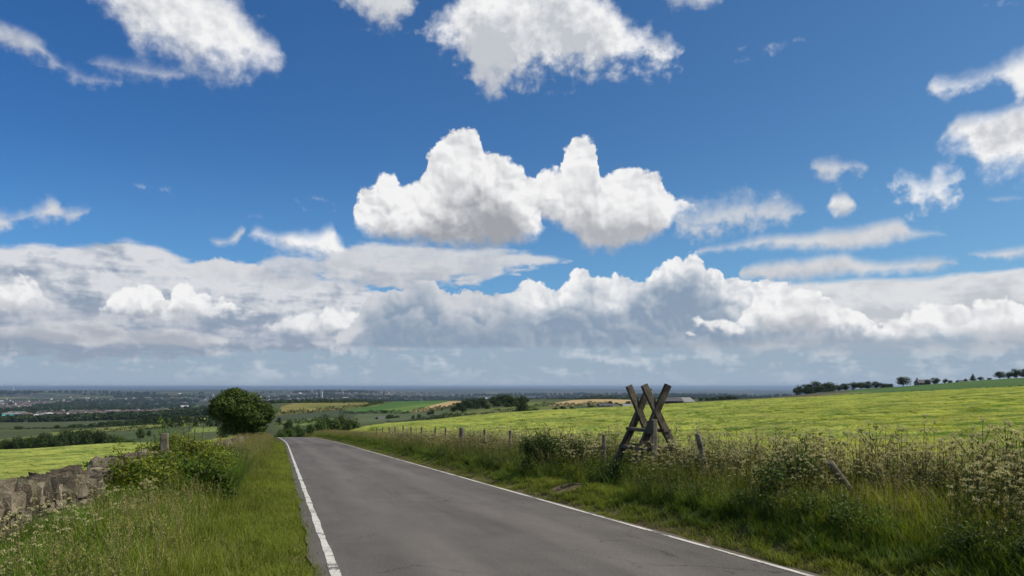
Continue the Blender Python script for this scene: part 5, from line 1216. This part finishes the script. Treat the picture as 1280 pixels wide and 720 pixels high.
building('warehouse', 90, 2100, 26, 14, 7, 10, -.1, M_shed, M_shed, 'grey factory shed in the valley behind the second belt', 'warehouse', 0, False)
building('warehouse', 142, 2300, 30, 14, 8, 11, .1, M_wall, M_shed, 'pale factory shed right in the left valley', 'warehouse', 0, False)
building('warehouse', 432, 5200, 34, 20, 22, 24, 0, M_white, M_white, 'bright white block in the hazy city', 'building', 0, False)
def tower(px, d, w, h, label, wallm):
    x = px_x(px, d); z = Hs(x, d); o = empty('tower', (x, d, z)); tag(o, label, 'tower')
    obj('shaft', poly_mesh('shaft', [box(-w/2, w/2, -w/2, w/2, -30, h)], [wallm]), o)
    obj('top_storey', poly_mesh('top_storey', [box(-w*.32, w*.32, -w*.32, w*.32, h, h + w*.35)], [M_slate]), o)
    for k in range(5): obj('window', poly_mesh('window', [box(-w*.4, w*.4, -w/2 - .3, -w/2 + .3, h*(.15+.16*k), h*(.15+.16*k)+h*.05)], [M_glass]), o)
tower(402, 5200, 13, 62, 'tall white tower in the hazy city beyond the fields', M_white)
tower(480, 5600, 12, 60, 'hazy grey tower right of the city centre', M_wall)
tower(419, 6200, 9, 64, 'slender far tower right of the white one', M_shed)
tower(394, 5300, 24, 30, 'squat pale block left of the white tower', M_shed)
# wind turbine, far left
x = px_x(17, 9000); z = Hs(x, 9000); wt = empty('wind_turbine', (x, 9000, z)); tag(wt, 'white wind turbine far away at the left edge', 'wind turbine')
obj('mast', poly_mesh('mast', [beam((0, 0, -5), (0, 0, 80), 5, 5, (1, 0, 0), 0, 1)], [M_white]), wt)
for k in range(3):
    a = .5 + k * 2.094; obj('blade', poly_mesh('blade', [beam((0, -4, 80), (math.cos(a)*40, -4, 80 + math.sin(a)*40), 3, 1, (0, 1, 0), 0, 1)], [M_white]), wt)
# woods of the valley, one mass
def far_wood_pts(n, d0, d1, pa, pb, sc, thr, seed):
    rg = np.random.default_rng(seed); d = np.exp(rg.uniform(math.log(d0), math.log(d1), n)); px = rg.uniform(pa, pb, n); x = (px - 640) / F_PX * d
    k = lat_noise(x, d * .6, sc, seed) + .35 * lat_noise(x, d*.6, sc*.3, seed + 1) > thr; return x[k], d[k]
proto_set('far_tree', [crown_mesh('far_tree', 200+i, lobes_in(200+i, 7, 6, 6, 5, 5, 2.2, 3.4), 150, 3.6, M_crown) for i in range(3)])
x, d = far_wood_pts(30000, 1250, 9000, -60, 1340, 420, .14, 3)
scatter('woodland', 'far_tree', x, d, rng.uniform(.7, 1.3, len(x)) * (1 + d / 6000), 'dark woods spread over the hazy valley', 'woodland')
x, d = far_wood_pts(9000, 1250, 2600, -60, 420, 260, .02, 8)
scatter('woodland', 'far_tree', x, d, rng.uniform(.6, 1.1, len(x)), 'woods in the near valley on the left', 'woodland')

# ------------------------------------------------------------------ air
hm = bpy.data.materials.new('valley_haze'); hm.use_nodes = True; hn = hm.node_tree; hn.nodes.clear()
ho = hn.nodes.new('ShaderNodeOutputMaterial'); pv = hn.nodes.new('ShaderNodeVolumePrincipled')
pv.inputs['Color'].default_value = (.41, .54, .74, 1); pv.inputs['Density'].default_value = HAZE; pv.inputs['Anisotropy'].default_value = 0.2
hn.links.new(pv.outputs[0], ho.inputs['Volume'])
zlo = float(min(GZ.min(), BZ.min())) - 1; zhi = max(float(GZ.max()), 26) + 4
hz = obj('haze', poly_mesh('haze', [box(-66000, 66000, -4200, 61000, zlo, zhi)], [hm])); tag(hz, 'thin blue haze over the far valley', 'haze', kind='stuff')
